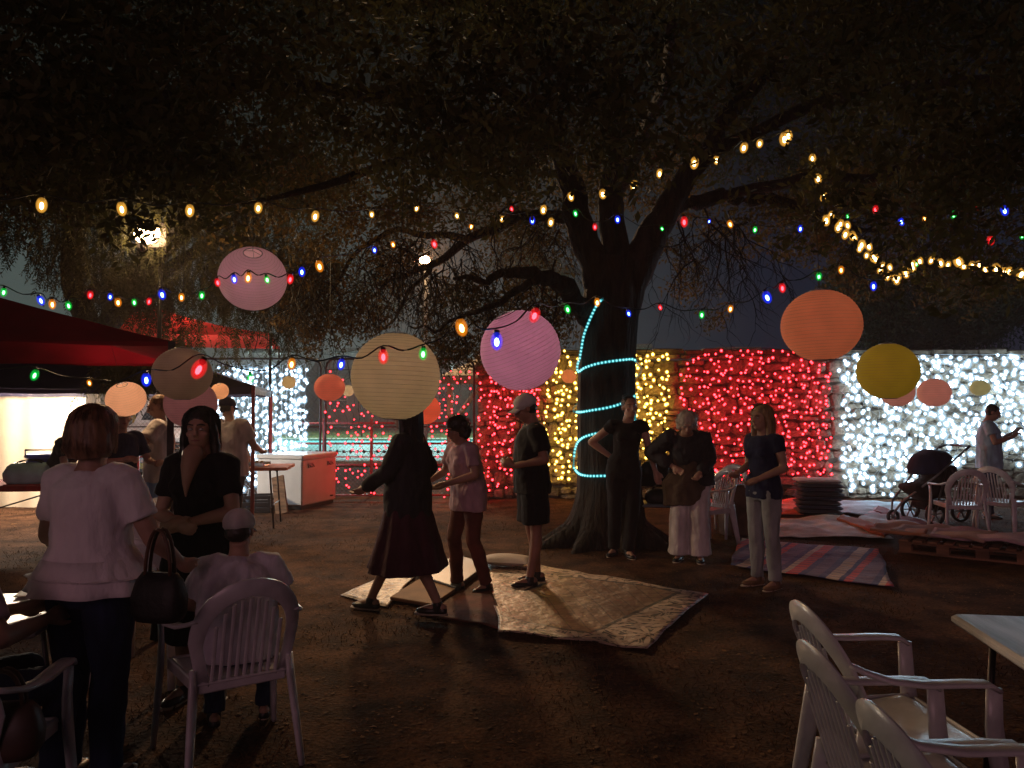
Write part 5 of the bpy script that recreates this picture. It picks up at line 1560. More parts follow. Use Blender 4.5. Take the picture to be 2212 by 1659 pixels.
# near trestle table, corner at the photographed place
k_ = .75 + .0
def corner_at(u, v, z):
    g = P(u, v, 1.0); d = g - V3(0, 0, CAM_H); f = (z - CAM_H) / d.z
    return V3(d.x * f, d.y * f, z)
ca = corner_at(2052, 1324, .75); cb = corner_at(2212, 1330, .75); cc = corner_at(2212, 1458, .75)
d1 = (cb - ca).normalized(); d2 = (cc - ca); d2 = (d2 - d1 * d2.dot(d1)).normalized()
ang = math.atan2(d1.y, d1.x); L_, W_ = .8, 1.8
ctr = ca + d1 * (L_ / 2) + d2 * (W_ / 2)
t_ = fold_table('long white topped trestle table beside the three nearest chairs', (ctr.x, ctr.y, 0), ang + R(90), W_, L_, .75, M_table_top)

# tables by the gazebos
M_red_cloth = cloth('red_cloth', (.42, .03, .025)); M_orange_cloth = cloth('salmon_cloth', (.62, .22, .14)); M_white_cloth = cloth('white_cloth', (.62, .62, .62))
fold_table('low table under the cream tarpaulin', (P(60, 900, 8.6).x, 8.6, 0), R(4), 1.9, .75, .76, M_white_plastic, cloth_m=M_red_cloth, drop=.06)
fold_table('small pale table between the blouse and the black dress', (P(346, 900, 7.0).x, 7.0, 0), R(-8), .42, .75, .74, M_white_plastic, cloth_m=M_white_cloth, drop=.50)
fold_table('serving table beside the chest freezer', (P(540, 900, 10.4).x, 10.5, 0), R(8), 1.0, .7, .80, M_wood, cloth_m=M_orange_cloth, drop=.035)
c_ = P(48, 900, 3.45)
fold_table('low near table at the frame edge before the seated person', (c_.x - .35, 3.4, 0), R(10), 1.1, .7, .70, M_table_top)

# paper sheets catching the light on that table
def sheet_thing(name, label, cat, pos, size, rz, m_, tilt=(0, 0), thick=.004, n=10, amp=.01, kind=None):
    m = MB()
    def fn(a, b, dz=0):
        x = (a - .5) * size[0]; y = (b - .5) * size[1]
        return (x, y, amp * noise.noise(Vector((x * 3 + pos[0], y * 3, 2))) + dz)
    m.sheet(fn, n, n)
    o = m.build(name, m_, smooth=True); o.location = pos; o.rotation_euler = (tilt[0], tilt[1], rz)
    so = o.modifiers.new('thick', 'SOLIDIFY'); so.thickness = thick; so.offset = -1 if False else 1
    tag(o, label, cat)
    return o
M_paper = mat('paper', (.85, .72, .45), .6, .05, 4)
c_ = corner_at(80, 1275, .72)
sheet_thing('paper_sheet', 'yellow lit paper sheet on the low near table', 'paper', (c_.x, c_.y, .705), (.17, .12), R(20), M_paper, amp=.003)

# ------------------------------------------------------------------ chest freezer
def freezer():
    p = G(652, 1102)        # near corner
    L, W, H = 1.15, .80, .84
    q = G(738, 1083); r = G(578, 1090)
    d = (q - p); d.z = 0; ang = math.atan2(d.y, d.x); L = min(d.length, 1.0)
    t = thing('chest_freezer', 'big white chest freezer with latch handles lit red on one side', 'freezer', (p.x, p.y, 0), ang)
    mw = mat('freezer_enamel', (.72, .71, .70), .28, .06, 4)
    MB().slab((L / 2, .42, .06 + (H - .12) / 2), (L, .84, H - .12), .02).build('body', mw, t)
    MB().slab((L / 2, .42, H - .025), (L + .03, .87, .07), .015).build('lid', mw, t)
    MB().box((L / 2, .42, .03), (L - .06, .78, .06)).build('plinth', M_black_plastic, t)
    MB().box((L / 2, -.003, H - .066), (L - .02, .006, .012)).build('seal', M_charcoal, t)
    for x in (L * .22, L * .78):
        m = MB(); m.slab((x, -.012, H - .16), (.13, .014, .07), .004); ho = m.build('latch', M_galv, t)
        MB().tube([(x - .05, -.02, H - .15), (x - .05, -.05, H - .18), (x + .05, -.05, H - .18), (x + .05, -.02, H - .15)], .006, 6).build('handle', M_steel_dark, ho)
    MB().lathe([(0, 0), (.035, 0), (.035, .02), (0, .02)], 14).build('drain_plug', M_black_plastic, t).location = (L * .84, -.004, .13)
    t.children[-1].rotation_euler = (R(90), 0, 0)
freezer()

# ------------------------------------------------------------------ odds and ends round the gazebos
def cooler(pos, rz, col, lab, s=1.0, name='cooler_box', cat='cooler box'):
    t = thing(name, lab, cat, pos, rz)
    m = mat('cooler_shell', col, .45, .1); m2 = mat('cooler_lid', tuple(min(1, c * 1.3 + .03) for c in col), .45, .1)
    MB().slab((0, 0, .13 * s), (.44 * s, .28 * s, .26 * s), .03).build('tub', m, t)
    MB().slab((0, 0, .285 * s), (.46 * s, .30 * s, .05 * s), .02).build('lid', m2, t)
    MB().tube([(-.2 * s, -.16 * s, .27 * s), (-.2 * s, -.17 * s, .36 * s), (.2 * s, -.17 * s, .36 * s), (.2 * s, -.16 * s, .27 * s)], .012, 6).build('handle', M_white_plastic, t, True)
cooler((P(112, 900, 8.75).x, 8.75, .765), R(10), (.10, .12, .52), 'blue cooler box on the red covered table')
def tote(pos, lab, mcol, mstrap, w=.42, d=.2, h=.26, rz=0, cat='bag', strap_h=.14):
    t = thing('bag', lab, cat, pos, rz)
    m = MB(); m.loft([(0, 0, .0), (0, 0, .03), (0, 0, h * .5), (0, 0, h * .85), (0, 0, h)], [w * .42, w * .5, w * .52, w * .44, w * .36], [d * .45, d * .5, d * .5, d * .36, d * .12], 24, p=3.2, ripple=[.0, .01, .02, .03, .03])
    m.build('body', mcol, t, True)
    for s in (-1, 1):
        pts = [V3(w * .26 * math.cos(a), s * d * .12, h * .92 + strap_h * math.sin(a)) for a in [PI * i / 12 for i in range(13)]]
        MB().tube(pts, .008, 6).build('strap', mstrap, t, True)
    return t
tote((P(68, 900, 8.5).x, 8.5, .77), 'turquoise and white cool bag lying on the red covered table', mat('cool_bag', (.45, .72, .72), .5, .3, 3), M_charcoal, .5, .3, .22, R(12), strap_h=.05)
M_leather = mat('black_leather', (.010, .008, .009), .6, .3, 8, .004, 40)
M_leather_brown = mat('brown_strap', (.11, .045, .025), .5, .3, 8)
hb = P(345, 1285, 3.15)
tote((hb.x, hb.y, hb.z - .10), 'slouchy black handbag hanging from the arm of the blouse woman', M_leather, M_leather_brown, .22, .12, .19, R(-12), strap_h=.19)
bg = P(95, 1395, 2.55)
tote((bg.x - .16, bg.y + .05, .44), 'dark brown bag slung on the chair at the frame edge', mat('brown_leather', (.06, .03, .022), .5, .3), M_leather_brown, .24, .12, .18, R(10), strap_h=.12)

def extinguisher():
    p = G(292, 1085); p = P(291, 900, 9.6)
    t = thing('gas_bottle', 'small red bottle standing on the pale bench by the van', 'bottle', (p.x, 9.6, .74))
    MB().lathe([(0, 0), (.06, 0), (.065, .02), (.065, .24), (.05, .29), (.02, .31), (.02, .34), (0, .34)], 16).build('body', mat('red_enamel', (.6, .02, .02), .3), t, True)
    MB().box((0, 0, .36), (.06, .02, .03)).build('valve', M_black_plastic, t)
    t = thing('side_bench', 'pale slatted bench under the small red bottle', 'bench', (p.x + .1, 9.6, 0))
    for k in range(4): MB().slab((0, -.18 + k * .12, .72), (1.1, .10, .03), .006).build('slat', M_white_plastic, t)
    for sx in (-1, 1):
        for sy in (-1, 1): MB().box((sx * .5, sy * .17, .35), (.05, .05, .70)).build('leg', M_white_plastic, t)
extinguisher()

def van():
    c = P(318, 900, 14.6)
    t = thing('white_van', 'front of a parked white van half seen behind the man in pale blue', 'van', (c.x, 15.0, 0))
    mw = mat('van_paint', (.65, .67, .70), .3, .05)
    m = MB()
    prof = [(0, .35), (0, 1.0), (.10, 1.08), (.85, 1.28), (1.5, 1.95), (4.2, 2.0), (4.4, .4)]
    for sx in (-.86, .86): pass
    n = len(prof); vs = [(-.86, y, z) for y, z in prof] + [(.86, y, z) for y, z in prof]
    m.add(vs, [tuple(range(n)), tuple(range(2 * n - 1, n - 1, -1))] + [(i, i + n, (i + 1) % n + n, (i + 1) % n) for i in range(n)])
    m.build('body', mw, t)
    MB().add([(-.74, .90, 1.335), (.74, .90, 1.335), (.68, 1.44, 1.91), (-.68, 1.44, 1.91)], [(0, 1, 2, 3)]).build('windscreen', mat('glass_dark', (.02, .03, .04), .08), t)
    g = MB().slab((0, -.02, .80), (1.1, .06, .26), .01).build('grille', M_black_plastic, t)
    for k in range(3): MB().slab((0, -.055, .72 + k * .08), (1.06, .03, .025), .006).build('grille_bar', M_chrome, g)
    MB().slab((0, -.06, .47), (1.76, .16, .22), .04).build('bumper', mat('grey_bumper', (.25, .27, .30), .5), t)
    for sx in (-1, 1):
        MB().slab((sx * .69, -.02, .84), (.26, .07, .2), .02).build('headlight', mat('lamp_glass', (.7, .75, .8), .1), t)
        for y in (.75, 3.4):
            w_ = MB(); w_.lathe([(.0, -.09), (.2, -.09), (.31, -.08), (.33, -.04), (.33, .06), (.30, .09), (0, .09)], 20); o = w_.build('wheel', M_black_plastic, t, True); o.location = (sx * .80, y, .33); o.rotation_euler = (0, R(90), 0)
    MB().box((0, -.145, .47), (.50, .008, .11)).build('number_plate', mat('plate', (.7, .6, .2), .5), t)
van()

def guy_rope():
    a = P(352, 834, 9.9); b = G(318, 1075)
    t = thing('guy_rope', 'taut pale guy rope slanting down from the navy gazebo edge', 'rope', a)
    b2 = Vector((P(318, 960, 8.9).x - .3, 8.6, .02))
    MB().tube([(0, 0, 0), tuple(b2 - a)], .007, 5).build('rope', M_cable_white, t)
    m = MB().slab(tuple((b2 - a) * .28), (.03, .03, .09), .008).build('tensioner', M_white_plastic, t)
guy_rope()

# things under and on the serving table
def crate(pos, rz, size, col, lab, name='crate'):
    t = thing(name, lab, 'crate', pos, rz)
    m = mat('crate_plastic', col, .5, .2)
    w, d, h = size
    MB().box((0, 0, .01), (w, d, .02)).build('base', m, t)
    for s in (-1, 1):
        for z in (.05, h * .5, h - .03):
            MB().slab((0, s * (d / 2 - .01), z), (w, .018, h * .22), .004).build('slat', m, t); MB().slab((s * (w / 2 - .01), 0, z), (.018, d - .04, h * .22), .004).build('slat', m, t)
        for s2 in (-1, 1): MB().box((s * (w / 2 - .02), s2 * (d / 2 - .02), h / 2), (.035, .035, h)).build('corner_post', m, t)
c_ = G(545, 1107)
crate((c_.x + .02, c_.y + .1, 0), R(6), (.50, .36, .26), (.03, .028, .03), 'black plastic crate under the edge of the serving table')
def bottle(pos, col, lab, h=.24, r=.035):
    t = thing('bottle', lab, 'bottle', pos)
    MB().lathe([(0, 0), (r, 0), (r, h * .6), (r * .4, h * .78), (r * .38, h * .95), (0, h * .95)], 12).build('glass', mat('bottle_glass', col, .15, .05), t, True)
    MB().lathe([(0, h * .95), (r * .45, h * .95), (r * .45, h), (0, h)], 10).build('cap', M_white_plastic, t)
def tray(pos, lab):
    t = thing('tray', lab, 'tray', pos)
    MB().slab((0, 0, .012), (.34, .26, .024), .008).build('base', M_chrome, t)
    for s in (-1, 1): MB().slab((0, s * .125, .035), (.34, .012, .04), .004).build('rim', M_chrome, t)
    for k, (x, y) in enumerate(((-.1, -.03), (0, .04), (.09, -.02))): MB().ball((x, y, .05), (.04, .035, .025), 10, 6).build('bread_roll', mat('bread', (.62, .45, .26), .8), t, True)
p = P(560, 900, 10.4)
tray((p.x - .05, 10.40, .806), 'shiny tray of rolls on the serving table')
bottle((p.x - .33, 10.45, .806), (.5, .5, .45), 'clear bottle at the end of the serving table')
bottle((p.x - .22, 10.62, .806), (.6, .25, .1), 'orange bottle behind the shiny tray', .2)
bottle((c_.x - .08, c_.y + .08, .02), (.3, .35, .4), 'pale bottle standing in the black plastic crate', .33, .045)
def plank():
    a = G(606, 1108); t = thing('wooden_board', 'reddish wooden board leaning beside the chest freezer', 'board', (a.x - .03, a.y - .1, .0), R(-10))
    MB().slab((0, .10, .27), (.20, .03, .58), .006, rx=R(-12), ry=R(-14)).build('board', M_wood, t)
plank()

# ------------------------------------------------------------------ chrome chair with bag
def chrome_chair():
    g = G(1425, 1178)
    t = thing('chrome_chair', 'chrome tube chair between the woman in black and the older woman', 'chair', (g.x, g.y + .1, 0), R(-10))
    for s in (-1, 1):
        x = .22 * s
        pts = [V3(x, -.20, .03), V3(x, .24, .02), V3(x, .28, .06), V3(x, .30, .12)] if False else [V3(x, .25, .02), V3(x, -.22, .02), V3(x, -.27, .06), V3(x, -.27, .40), V3(x, -.23, .45), V3(x, .17, .45), V3(x, .22, .50), V3(x * .98, .27, .88)]
        p_, r_ = smooth_path(pts, [.013] * len(pts), 4)
        MB().tube(p_, .013, 8).build('frame_tube', M_chrome, t, True)
    MB().tube([(-.22, .25, .02), (.22, .25, .02)], .013, 8).build('floor_bar', M_chrome, t, True)
    MB().slab((0, -.03, .465), (.42, .42, .035), .015).build('seat', mat('grey_vinyl', (.22, .24, .26), .5), t)
    MB().slab((0, .255, .76), (.42, .03, .24), .012, rx=R(-7)).build('backrest', M_charcoal, t)
chrome_chair()
g = G(1420, 1178)
tote((g.x - .02, g.y + .02, .80), 'black bag perched on the chrome chair back', M_leather, M_leather, .34, .18, .17, R(20), strap_h=.05)
tote((g.x + .05, g.y + .05, .485), 'black satchel lying on the chrome chair seat', M_leather, M_leather, .36, .24, .16, R(-10), strap_h=.06)
g = G(1592, 1155)
tote((g.x, g.y, 0), 'big slumped brown sack bag behind the woman in navy', mat('brown_sacking', (.17, .10, .07), .9, .4, 4, .01, 10), M_leather_brown, .46, .34, .62, R(20), strap_h=.16)

# ------------------------------------------------------------------ mats and blankets
def pattern_mat(name, cols, kind):
    m = bpy.data.materials.new(name); m.use_nodes = True
    n = m.node_tree; b = n.nodes['Principled BSDF']
    tc = n.nodes.new('ShaderNodeTexCoord'); sp = n.nodes.new('ShaderNodeSeparateXYZ')
    n.links.new(tc.outputs['Object'], sp.inputs[0])
    def math_(op, a, v=None, c=None):
        k = n.nodes.new('ShaderNodeMath'); k.operation = op
        for i, x in enumerate((a, v, c)):
            if x is None: continue
            if hasattr(x, 'is_output'): n.links.new(x, k.inputs[i])
            else: k.inputs[i].default_value = x
        return k.outputs[0]
    def mix(f, a, c, bl='MIX'):
        k = n.nodes.new('ShaderNodeMixRGB'); k.blend_type = bl
        if hasattr(f, 'is_output'): n.links.new(f, k.inputs[0])
        else: k.inputs[0].default_value = f
        for i, x in ((1, a), (2, c)):
            if hasattr(x, 'is_output'): n.links.new(x, k.inputs[i])
            else: k.inputs[i].default_value = (*x, 1)
        return k.outputs[0]
    X, Y = sp.outputs[0], sp.outputs[1]
    if kind == 'floral':
        # cells with petals on a border, lattice in the middle
        L, W = cols[3]
        ax = math_('ABSOLUTE', X); ay = math_('ABSOLUTE', Y)
        inner = math_('MULTIPLY', math_('LESS_THAN', ax, L / 2 - .36), math_('LESS_THAN', ay, W / 2 - .36))
        fx = math_('SUBTRACT', math_('FRACT', math_('DIVIDE', X, .36)), .5); fy = math_('SUBTRACT', math_('FRACT', math_('DIVIDE', Y, .36)), .5)
        ang = math_('ARCTAN2', fy, fx); rad = math_('SQRT', math_('ADD', math_('MULTIPLY', fx, fx), math_('MULTIPLY', fy, fy)))
        pet = math_('GREATER_THAN', math_('ADD', math_('MULTIPLY', math_('SINE', math_('MULTIPLY', ang, 9)), .5), math_('SUBTRACT', .75, math_('MULTIPLY', rad, 1.8))), .18)
        ring = math_('GREATER_THAN', rad, .10)
        fl = math_('MULTIPLY', pet, ring)
        nz = n.nodes.new('ShaderNodeTexNoise'); nz.inputs['Scale'].default_value = 5; nz.inputs['Distortion'].default_value = 2.5; n.links.new(tc.outputs['Object'], nz.inputs['Vector'])
        vine = math_('GREATER_THAN', math_('PINGPONG', math_('MULTIPLY', nz.outputs[0], 6), 1.0), .55)
        bord = mix(math_('MAXIMUM', fl, math_('MULTIPLY', vine, .7)), cols[1], cols[0])
        d1 = math_('LESS_THAN', math_('FRACT', math_('DIVIDE', math_('ADD', X, Y), .17)), .08); d2 = math_('LESS_THAN', math_('FRACT', math_('DIVIDE', math_('SUBTRACT', X, Y), .17)), .08)
        cen = mix(math_('MULTIPLY', math_('MAXIMUM', d1, d2), .6), cols[2], cols[1])
        col = mix(inner, bord, cen)
        e1 = math_('LESS_THAN', math_('ABSOLUTE', math_('SUBTRACT', math_('MAXIMUM', math_('SUBTRACT', ax, L / 2 - .36), math_('SUBTRACT', ay, W / 2 - .36)), 0)), .018)
        col = mix(e1, col, cols[1])
        b.inputs['Roughness'].default_value = .5; b.inputs['Specular IOR Level'].default_value = .35
    elif kind == 'plaid':
        rp = n.nodes.new('ShaderNodeValToRGB'); rp.color_ramp.interpolation = 'CONSTANT'
        f = math_('FRACT', math_('DIVIDE', X, .86)); n.links.new(f, rp.inputs[0])
        els = rp.color_ramp.elements; seq = [(0, cols[0]), (.13, cols[1]), (.20, cols[3]), (.34, cols[1]), (.42, cols[2]), (.55, cols[1]), (.60, cols[0]), (.68, cols[3]), (.86, cols[1]), (.93, cols[2])]
        els[0].position = 0; els[0].color = (*seq[0][1], 1); els[1].position = seq[1][0]; els[1].color = (*seq[1][1], 1)
        for p_, c_ in seq[2:]:
            e_ = els.new(p_); e_.color = (*c_, 1)
        band = math_('LESS_THAN', math_('FRACT', math_('DIVIDE', Y, .12)), .35)
        col = mix(math_('MULTIPLY', band, .45), rp.outputs[0], cols[1])
        b.inputs['Roughness'].default_value = .8
    n.links.new(col, b.inputs['Base Color'])
    nb = n.nodes.new('ShaderNodeTexNoise'); nb.inputs['Scale'].default_value = 14; nb.inputs['Detail'].default_value = 5; n.links.new(tc.outputs['Object'], nb.inputs['Vector'])
    bp = n.nodes.new('ShaderNodeBump'); bp.inputs['Distance'].default_value = .012; n.links.new(nb.outputs[0], bp.inputs['Height']); n.links.new(bp.outputs[0], b.inputs['Normal'])
    return m

def ground_cloth(name, label, cat, px, m_, n=26, amp=.018, lift=.024, thick=.004, fold=0, group=None, seed=0):
    """px: four photographed corners, going round"""
    c = [G(*p) for p in px]
    ctr = sum(c, Vector()) / 4
    d = (c[1] - c[0] + c[2] - c[3]); ang = math.atan2(d.y, d.x)
    Mi = Matrix.Rotation(-ang, 3, 'Z')
    lc = [Mi @ (p - ctr) for p in c]
    m = MB()
    def fn(a, b):
        e = .02
        p = lc[0] * (1 - a) * (1 - b) + lc[1] * a * (1 - b) + lc[2] * a * b + lc[3] * (1 - a) * b
        q = Vector((p.x * 1.7 + seed, p.y * 1.7, seed)); q2 = Vector((p.x * 6 + seed, p.y * 6, 3))
        z = lift + amp * abs(noise.noise(q)) * 1.6 + amp * .5 * noise.noise(q2)
        z += fold * max(0, noise.noise(Vector((p.x * 1.1, p.y * 3.4, seed + 5)))) 
        w_ = .03 * noise.noise(Vector((p.x * 2, p.y * 2, seed + 8)))
        return (p.x + w_, p.y + w_, max(z, .012))
    m.sheet(fn, n, n)
    o = m.build(name, m_, smooth=True); o.location = ctr; o.rotation_euler = (0, 0, ang)
    s_ = o.modifiers.new('thick', 'SOLIDIFY'); s_.thickness = thick
    tag(o, label, cat, group)
    return o, ctr, ang, lc
pc = [(1075, 1370), (1395, 1410), (1530, 1290), (1048, 1205)]
c0 = [G(*p) for p in pc]; LL = ((c0[1] - c0[0]).length + (c0[2] - c0[3]).length) / 2; WW = ((c0[3] - c0[0]).length + (c0[2] - c0[1]).length) / 2
M_floral = pattern_mat('floral_mat', [(.42, .31, .24), (.010, .006, .010), (.20, .11, .065), (LL, WW)], 'floral')
ground_cloth('patterned_mat', 'large flower bordered plastic picnic mat under the man in the cap', 'mat', pc, M_floral, 40, .016, .020)
M_floral2 = pattern_mat('floral_mat_small', [(.45, .37, .30), (.05, .03, .03), (.35, .22, .14), (.9, .9)], 'floral')
ground_cloth('patterned_mat', 'small shiny mat under the walking woman, beside the cardboard', 'mat', [(732, 1290), (838, 1315), (900, 1245), (842, 1243)], M_floral2, 16, .012, .016)
ground_cloth('rug', 'dull red rug between the cardboard and the flower bordered mat', 'rug', [(905, 1330), (1080, 1362), (1062, 1250), (985, 1240)], mat('red_rug', (.12, .03, .022), .9, .4, 5, .006, 40), 20, .016, .014)
M_plaid = pattern_mat('plaid_blanket', [(.62, .09, .10), (.055, .065, .18), (.55, .42, .36), (.16, .12, .22)], 'plaid')
ground_cloth('plaid_blanket', 'blue and red striped plaid blanket nearest the woman in navy', 'blanket', [(1575, 1228), (1930, 1275), (1898, 1192), (1600, 1168)], M_plaid, 36, .020, .022, seed=3)
def soft(name, col): return mat(name, col, .85, .22, 3, .02, 5)
ground_cloth('white_blanket', 'pale crumpled blanket spread between plaid blanket and cushions', 'blanket', [(1672, 1164), (1930, 1172), (1832, 1125), (1640, 1124)], soft('pale_blanket', (.66, .60, .62)), 34, .035, .03, fold=.06, seed=4)
ground_cloth('white_blanket', 'pale rumpled blanket reaching toward the pram wheels', 'blanket', [(1848, 1130), (2020, 1168), (2030, 1138), (1900, 1096)], soft('pale_blanket', (.62, .62, .66)), 30, .035, .03, fold=.05, seed=5)
ground_cloth('blue_blanket', 'light blue blanket in front of the white light curtain', 'blanket', [(1810, 1112), (1985, 1128), (1960, 1088), (1812, 1088)], soft('blue_blanket', (.45, .66, .74)), 26, .03, .028, fold=.05, seed=6)
ground_cloth('red_blanket', 'red patterned blanket lying before the stacked cushions', 'blanket', [(1630, 1116), (1736, 1116), (1728, 1082), (1652, 1084)], soft('red_blanket', (.66, .16, .10)), 22, .03, .028, fold=.05, seed=7)
ground_cloth('brown_strap_cloth', 'rolled rust coloured cloth edge winding over the pale blankets', 'cloth', [(1808, 1130), (1912, 1170), (1925, 1160), (1822, 1122)], soft('rust_cloth_roll', (.42, .10, .05)), 16, .03, .07, thick=.03, fold=.05, seed=8)
ground_cloth('maroon_cloth', 'long folded maroon cloth in front of the pram wheels', 'cloth', [(1885, 1112), (2000, 1150), (2012, 1142), (1900, 1104)], soft('maroon_cloth', (.20, .05, .06)), 16, .03, .06, thick=.03, fold=.05, seed=9)

# stack of cushions
def cushions():
    g = G(1768, 1112); z = .03
    q = random.Random(3)
    for i in range(8):
        m = MB(); w_, d_, h_ = .62, .52, .062
        N = 16
        def pad(sgn):
            def fn(a, b):
                x = (a - .5) * w_; y = (b - .5) * d_
                e = min(1, min(a, 1 - a, b, 1 - b) * 9) ** .5
                return (x, y, sgn * (.006 + (h_ / 2 - .006) * e) )
            return fn
        m.sheet(pad(1), N, N); m.sheet(pad(-1), N, N)
        mm = M_CU[i % 2] if i < 7 else M_CU[2]
        o = m.build('seat_cushion', mm, smooth=True)
        o.location = (g.x + q.uniform(-.02, .02), g.y + q.uniform(-.02, .02), z + h_ / 2); o.rotation_euler = (0, 0, R(-10) + q.uniform(-.08, .08)); z += h_ + .002
        tag(o, ('pale topped square cushion crowning the stack by the red curtain' if i == 7 else ['lowest', 'second lowest', 'third lowest', 'fourth lowest', 'fourth from the top', 'third from the top', 'second from the top'][i] + ' dark cushion in the stack by the red curtain'), 'cushion', 'stacked square seat cushions')
M_CU = [mat('cushion_dark', (.07, .06, .08), .8, .2, 4), mat('cushion_navy', (.05, .05, .10), .8, .2, 4), mat('cushion_pale', (.62, .55, .52), .8, .1, 4)]
cushions()

# low wooden pallet with rolled mats
def pallet():
    a = G(1940, 1195); b = G(2230, 1225)
    d = b - a; ang = math.atan2(d.y, d.x); L = d.length
    t = thing('wooden_pallet', 'low wooden pallet bench running to the frame edge below the chairs', 'pallet', (a.x, a.y, 0), ang)
    mw = mat('pallet_wood', (.26, .12, .07), .85, .35, 4, .004, 30, stretch=(.4, 4, 4))
    W = .95
    for k in range(3): MB().box((L / 2, .06 + k * (W - .1) / 2, .02), (L, .10, .02)).build('bottom_board', mw, t)
    for i in range(4):
        for k in range(3): MB().box((.07 + i * (L - .14) / 3, .06 + k * (W - .1) / 2, .07), (.12, .10, .08)).build('block', mw, t)
    for k in range(3): MB().box((L / 2, .06 + k * (W - .1) / 2, .122), (L, .09, .022)).build('stringer', mw, t)
    n = int(L / .125)
    for i in range(n): MB().slab((.06 + i * (L - .1) / (n - 1), W / 2 - .01, .145), (.09, W, .020), .003, rz=R(rng.uniform(-1, 1))).build('deck_board', mw, t)
    return t, a, ang, L
pt, pa, pang, pL = pallet()
for i, (s, wd, col, lab) in enumerate(((.12, .55, (.50, .20, .10), 'rust striped folded rug on the end of the pallet'), (.48, .9, (.48, .30, .24), 'crumpled tan cloth on the middle of the pallet'), (.80, 1.0, (.55, .36, .42), 'pink grey mat lying on the far stretch of the pallet'))):
    o = sheet_thing('folded_rug', lab, 'rug', (pa.x + math.cos(pang) * pL * s + .1, pa.y + math.sin(pang) * pL * s + .45, .20), (wd, .75), pang + R([4, -6, 3][i]), soft('rug_cloth', col), amp=.05, n=20, thick=.03)

# pram
def pram():
    g = G(1990, 1130)
    t = thing('pram', 'dark three wheeled pram with its hood up behind the white chair', 'pram', (g.x, g.y, 0), R(8))
    def wheel(x, y, r):
        m = MB(); m.lathe([(r - .035, -.02), (r - .008, -.022), (r, 0), (r - .008, .022), (r - .035, .02), (r - .035, -.02)], 24); o = m.build('wheel', M_black_plastic, t, True); o.location = (x, y, r); o.rotation_euler = (R(90), 0, R(6))
        m = MB()
        for k in range(6): m.box((math.cos(k * PI / 3) * r * .42, math.sin(k * PI / 3) * r * .42, 0), (r * .84, .014, .012), rz=k * PI / 3)
        m.ball((0, 0, 0), (.03, .03, .03), 8, 6); m.build('spokes', M_galv, o)
    wheel(.02, -.26, .16); wheel(.55, -.26, .16) if False else wheel(.60, .0, .16)
    wheel(.02, .26, .16); wheel(-.42, 0, .10)
    for s in (-1, 1):
        MB().tube([(-.42, s * .03, .16), (-.36, s * .10, .30), (.05, s * .24, .66), (.48, s * .27, 1.02)], .014, 8).build('frame_tube', M_galv, t, True)
        MB().tube([(.02, s * .25, .18), (.12, s * .25, .46), (.20, s * .25, .76)], .013, 8).build('frame_tube', M_steel_dark, t, True)
        MB().tube([(.60, s * .05, .18), (.40, s * .22, .55), (.26, s * .25, .80)], .013, 8).build('frame_tube', M_steel_dark, t, True)
    MB().tube([(.48, -.27, 1.02), (.56, -.24, 1.06), (.58, 0, 1.07), (.56, .24, 1.06), (.48, .27, 1.02)], .017, 8).build('handlebar', M_black_plastic, t, True)
    m = MB()
    m.loft([(-.20, 0, .50), (-.02, 0, .44), (.18, 0, .50), (.34, 0, .70), (.36, 0, .80)], [.05, .13, .16, .14, .08], [.20, .22, .23, .23, .2], 18, (0, 0, 1), p=3); m.build('seat', M_black_cloth, t, True)
    m = MB()
    def hood(a, b):
        th = R(-15) + a * R(150); ph = (b - .5) * PI
        r_ = .27 + .012 * abs(math.sin(a * PI * 4))
        return (.18 - r_ * 1.15 * math.cos(th) * math.cos(ph) ** .6 if math.cos(ph) > 0 else .18, .25 * math.sin(ph), .72 + r_ * math.sin(th) * (max(0, math.cos(ph)) ** .35) + .02)
    m.sheet(hood, 22, 16); m.build('hood', M_navy_cloth, t, True).modifiers.new('thick', 'SOLIDIFY').thickness = .012
    MB().slab((.16, 0, .26), (.40, .36, .14), .04).build('basket', M_black_cloth, t)
pram()

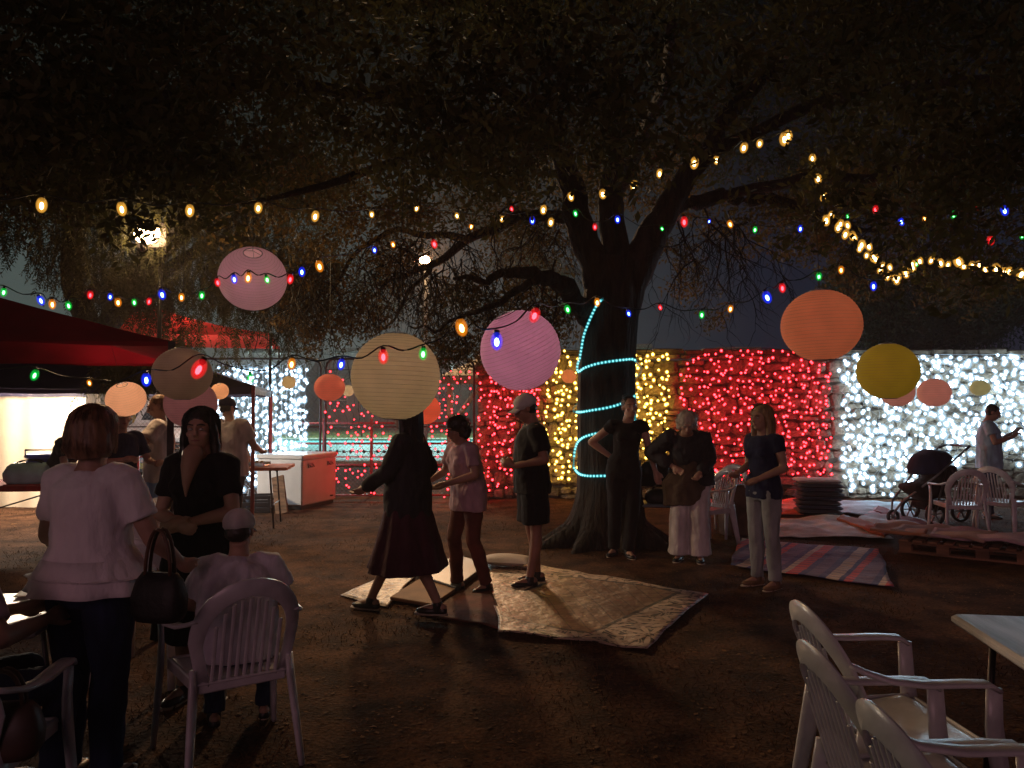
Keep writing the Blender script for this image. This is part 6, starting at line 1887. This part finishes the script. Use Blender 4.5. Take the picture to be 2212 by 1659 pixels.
# pillow, cardboard, dark board on the mat
g = G(1098, 1232)
def pillow(pos, lab, m_, w, d, h, rz):
    m = MB()
    for sg in (1, -1):
        m.sheet(lambda a, b: ((a - .5) * w * (1 - .06 * math.sin(PI * b)), (b - .5) * d * (1 - .06 * math.sin(PI * a)), sg * h / 2 * (math.sin(PI * a) * math.sin(PI * b)) ** .45), 18, 18)
    o = m.build('pillow', m_, smooth=True); o.location = (pos[0], pos[1], pos[2] + h / 2); o.rotation_euler = (0, 0, rz); tag(o, lab, 'pillow')
pillow((g.x - .02, g.y + .1, .03), 'cream pillow lying at the top corner of the flower bordered mat', M_CU[2], .50, .34, .11, R(-12))
def flat_box(label, px, m_, h=.03, name='cardboard'):
    c = [G(*p) for p in px]; ctr = sum(c, Vector()) / 4
    m = MB(); vs = [p - ctr + V3(0, 0, z) for z in (.02, .02 + h) for p in c]
    m.add(vs, [(0, 3, 2, 1), (4, 5, 6, 7), (0, 1, 5, 4), (1, 2, 6, 5), (2, 3, 7, 6), (3, 0, 4, 7)])
    o = m.build(name, m_); o.location = ctr; tag(o, label, 'cardboard' if name == 'cardboard' else 'board')
    bv = o.modifiers.new('soft', 'BEVEL'); bv.width = .008; bv.segments = 2
flat_box('flat brown cardboard between the small shiny mat and the red rug', [(842, 1302), (935, 1318), (990, 1280), (905, 1262)], mat('cardboard', (.30, .17, .09), .85, .2, 4), .03)
flat_box('large black board lying behind the cardboard', [(900, 1258), (985, 1285), (1055, 1232), (985, 1212)], mat('black_board', (.02, .017, .02), .5, .3, 4), .05, 'black_board')

# ================================================================== HAZE (thin volume added for a glow round the lights)
def added_haze():
    m = bpy.data.materials.new('haze'); m.use_nodes = True
    n = m.node_tree; n.nodes.clear()
    v = n.nodes.new('ShaderNodeVolumePrincipled'); v.inputs['Density'].default_value = HZ; v.inputs['Color'].default_value = (.95, .76, .74, 1); v.inputs['Anisotropy'].default_value = .3
    o = n.nodes.new('ShaderNodeOutputMaterial'); n.links.new(v.outputs[0], o.inputs['Volume'])
    mb = MB(); mb.box((0, 51, 7.0), (262, 152, 16.4))
    ob = mb.build('haze', m); tag(ob, 'thin smoky night air glowing round the lights', None, None, 'stuff')
HZ = .0026
added_haze()
S.cycles.volume_bounces = 0
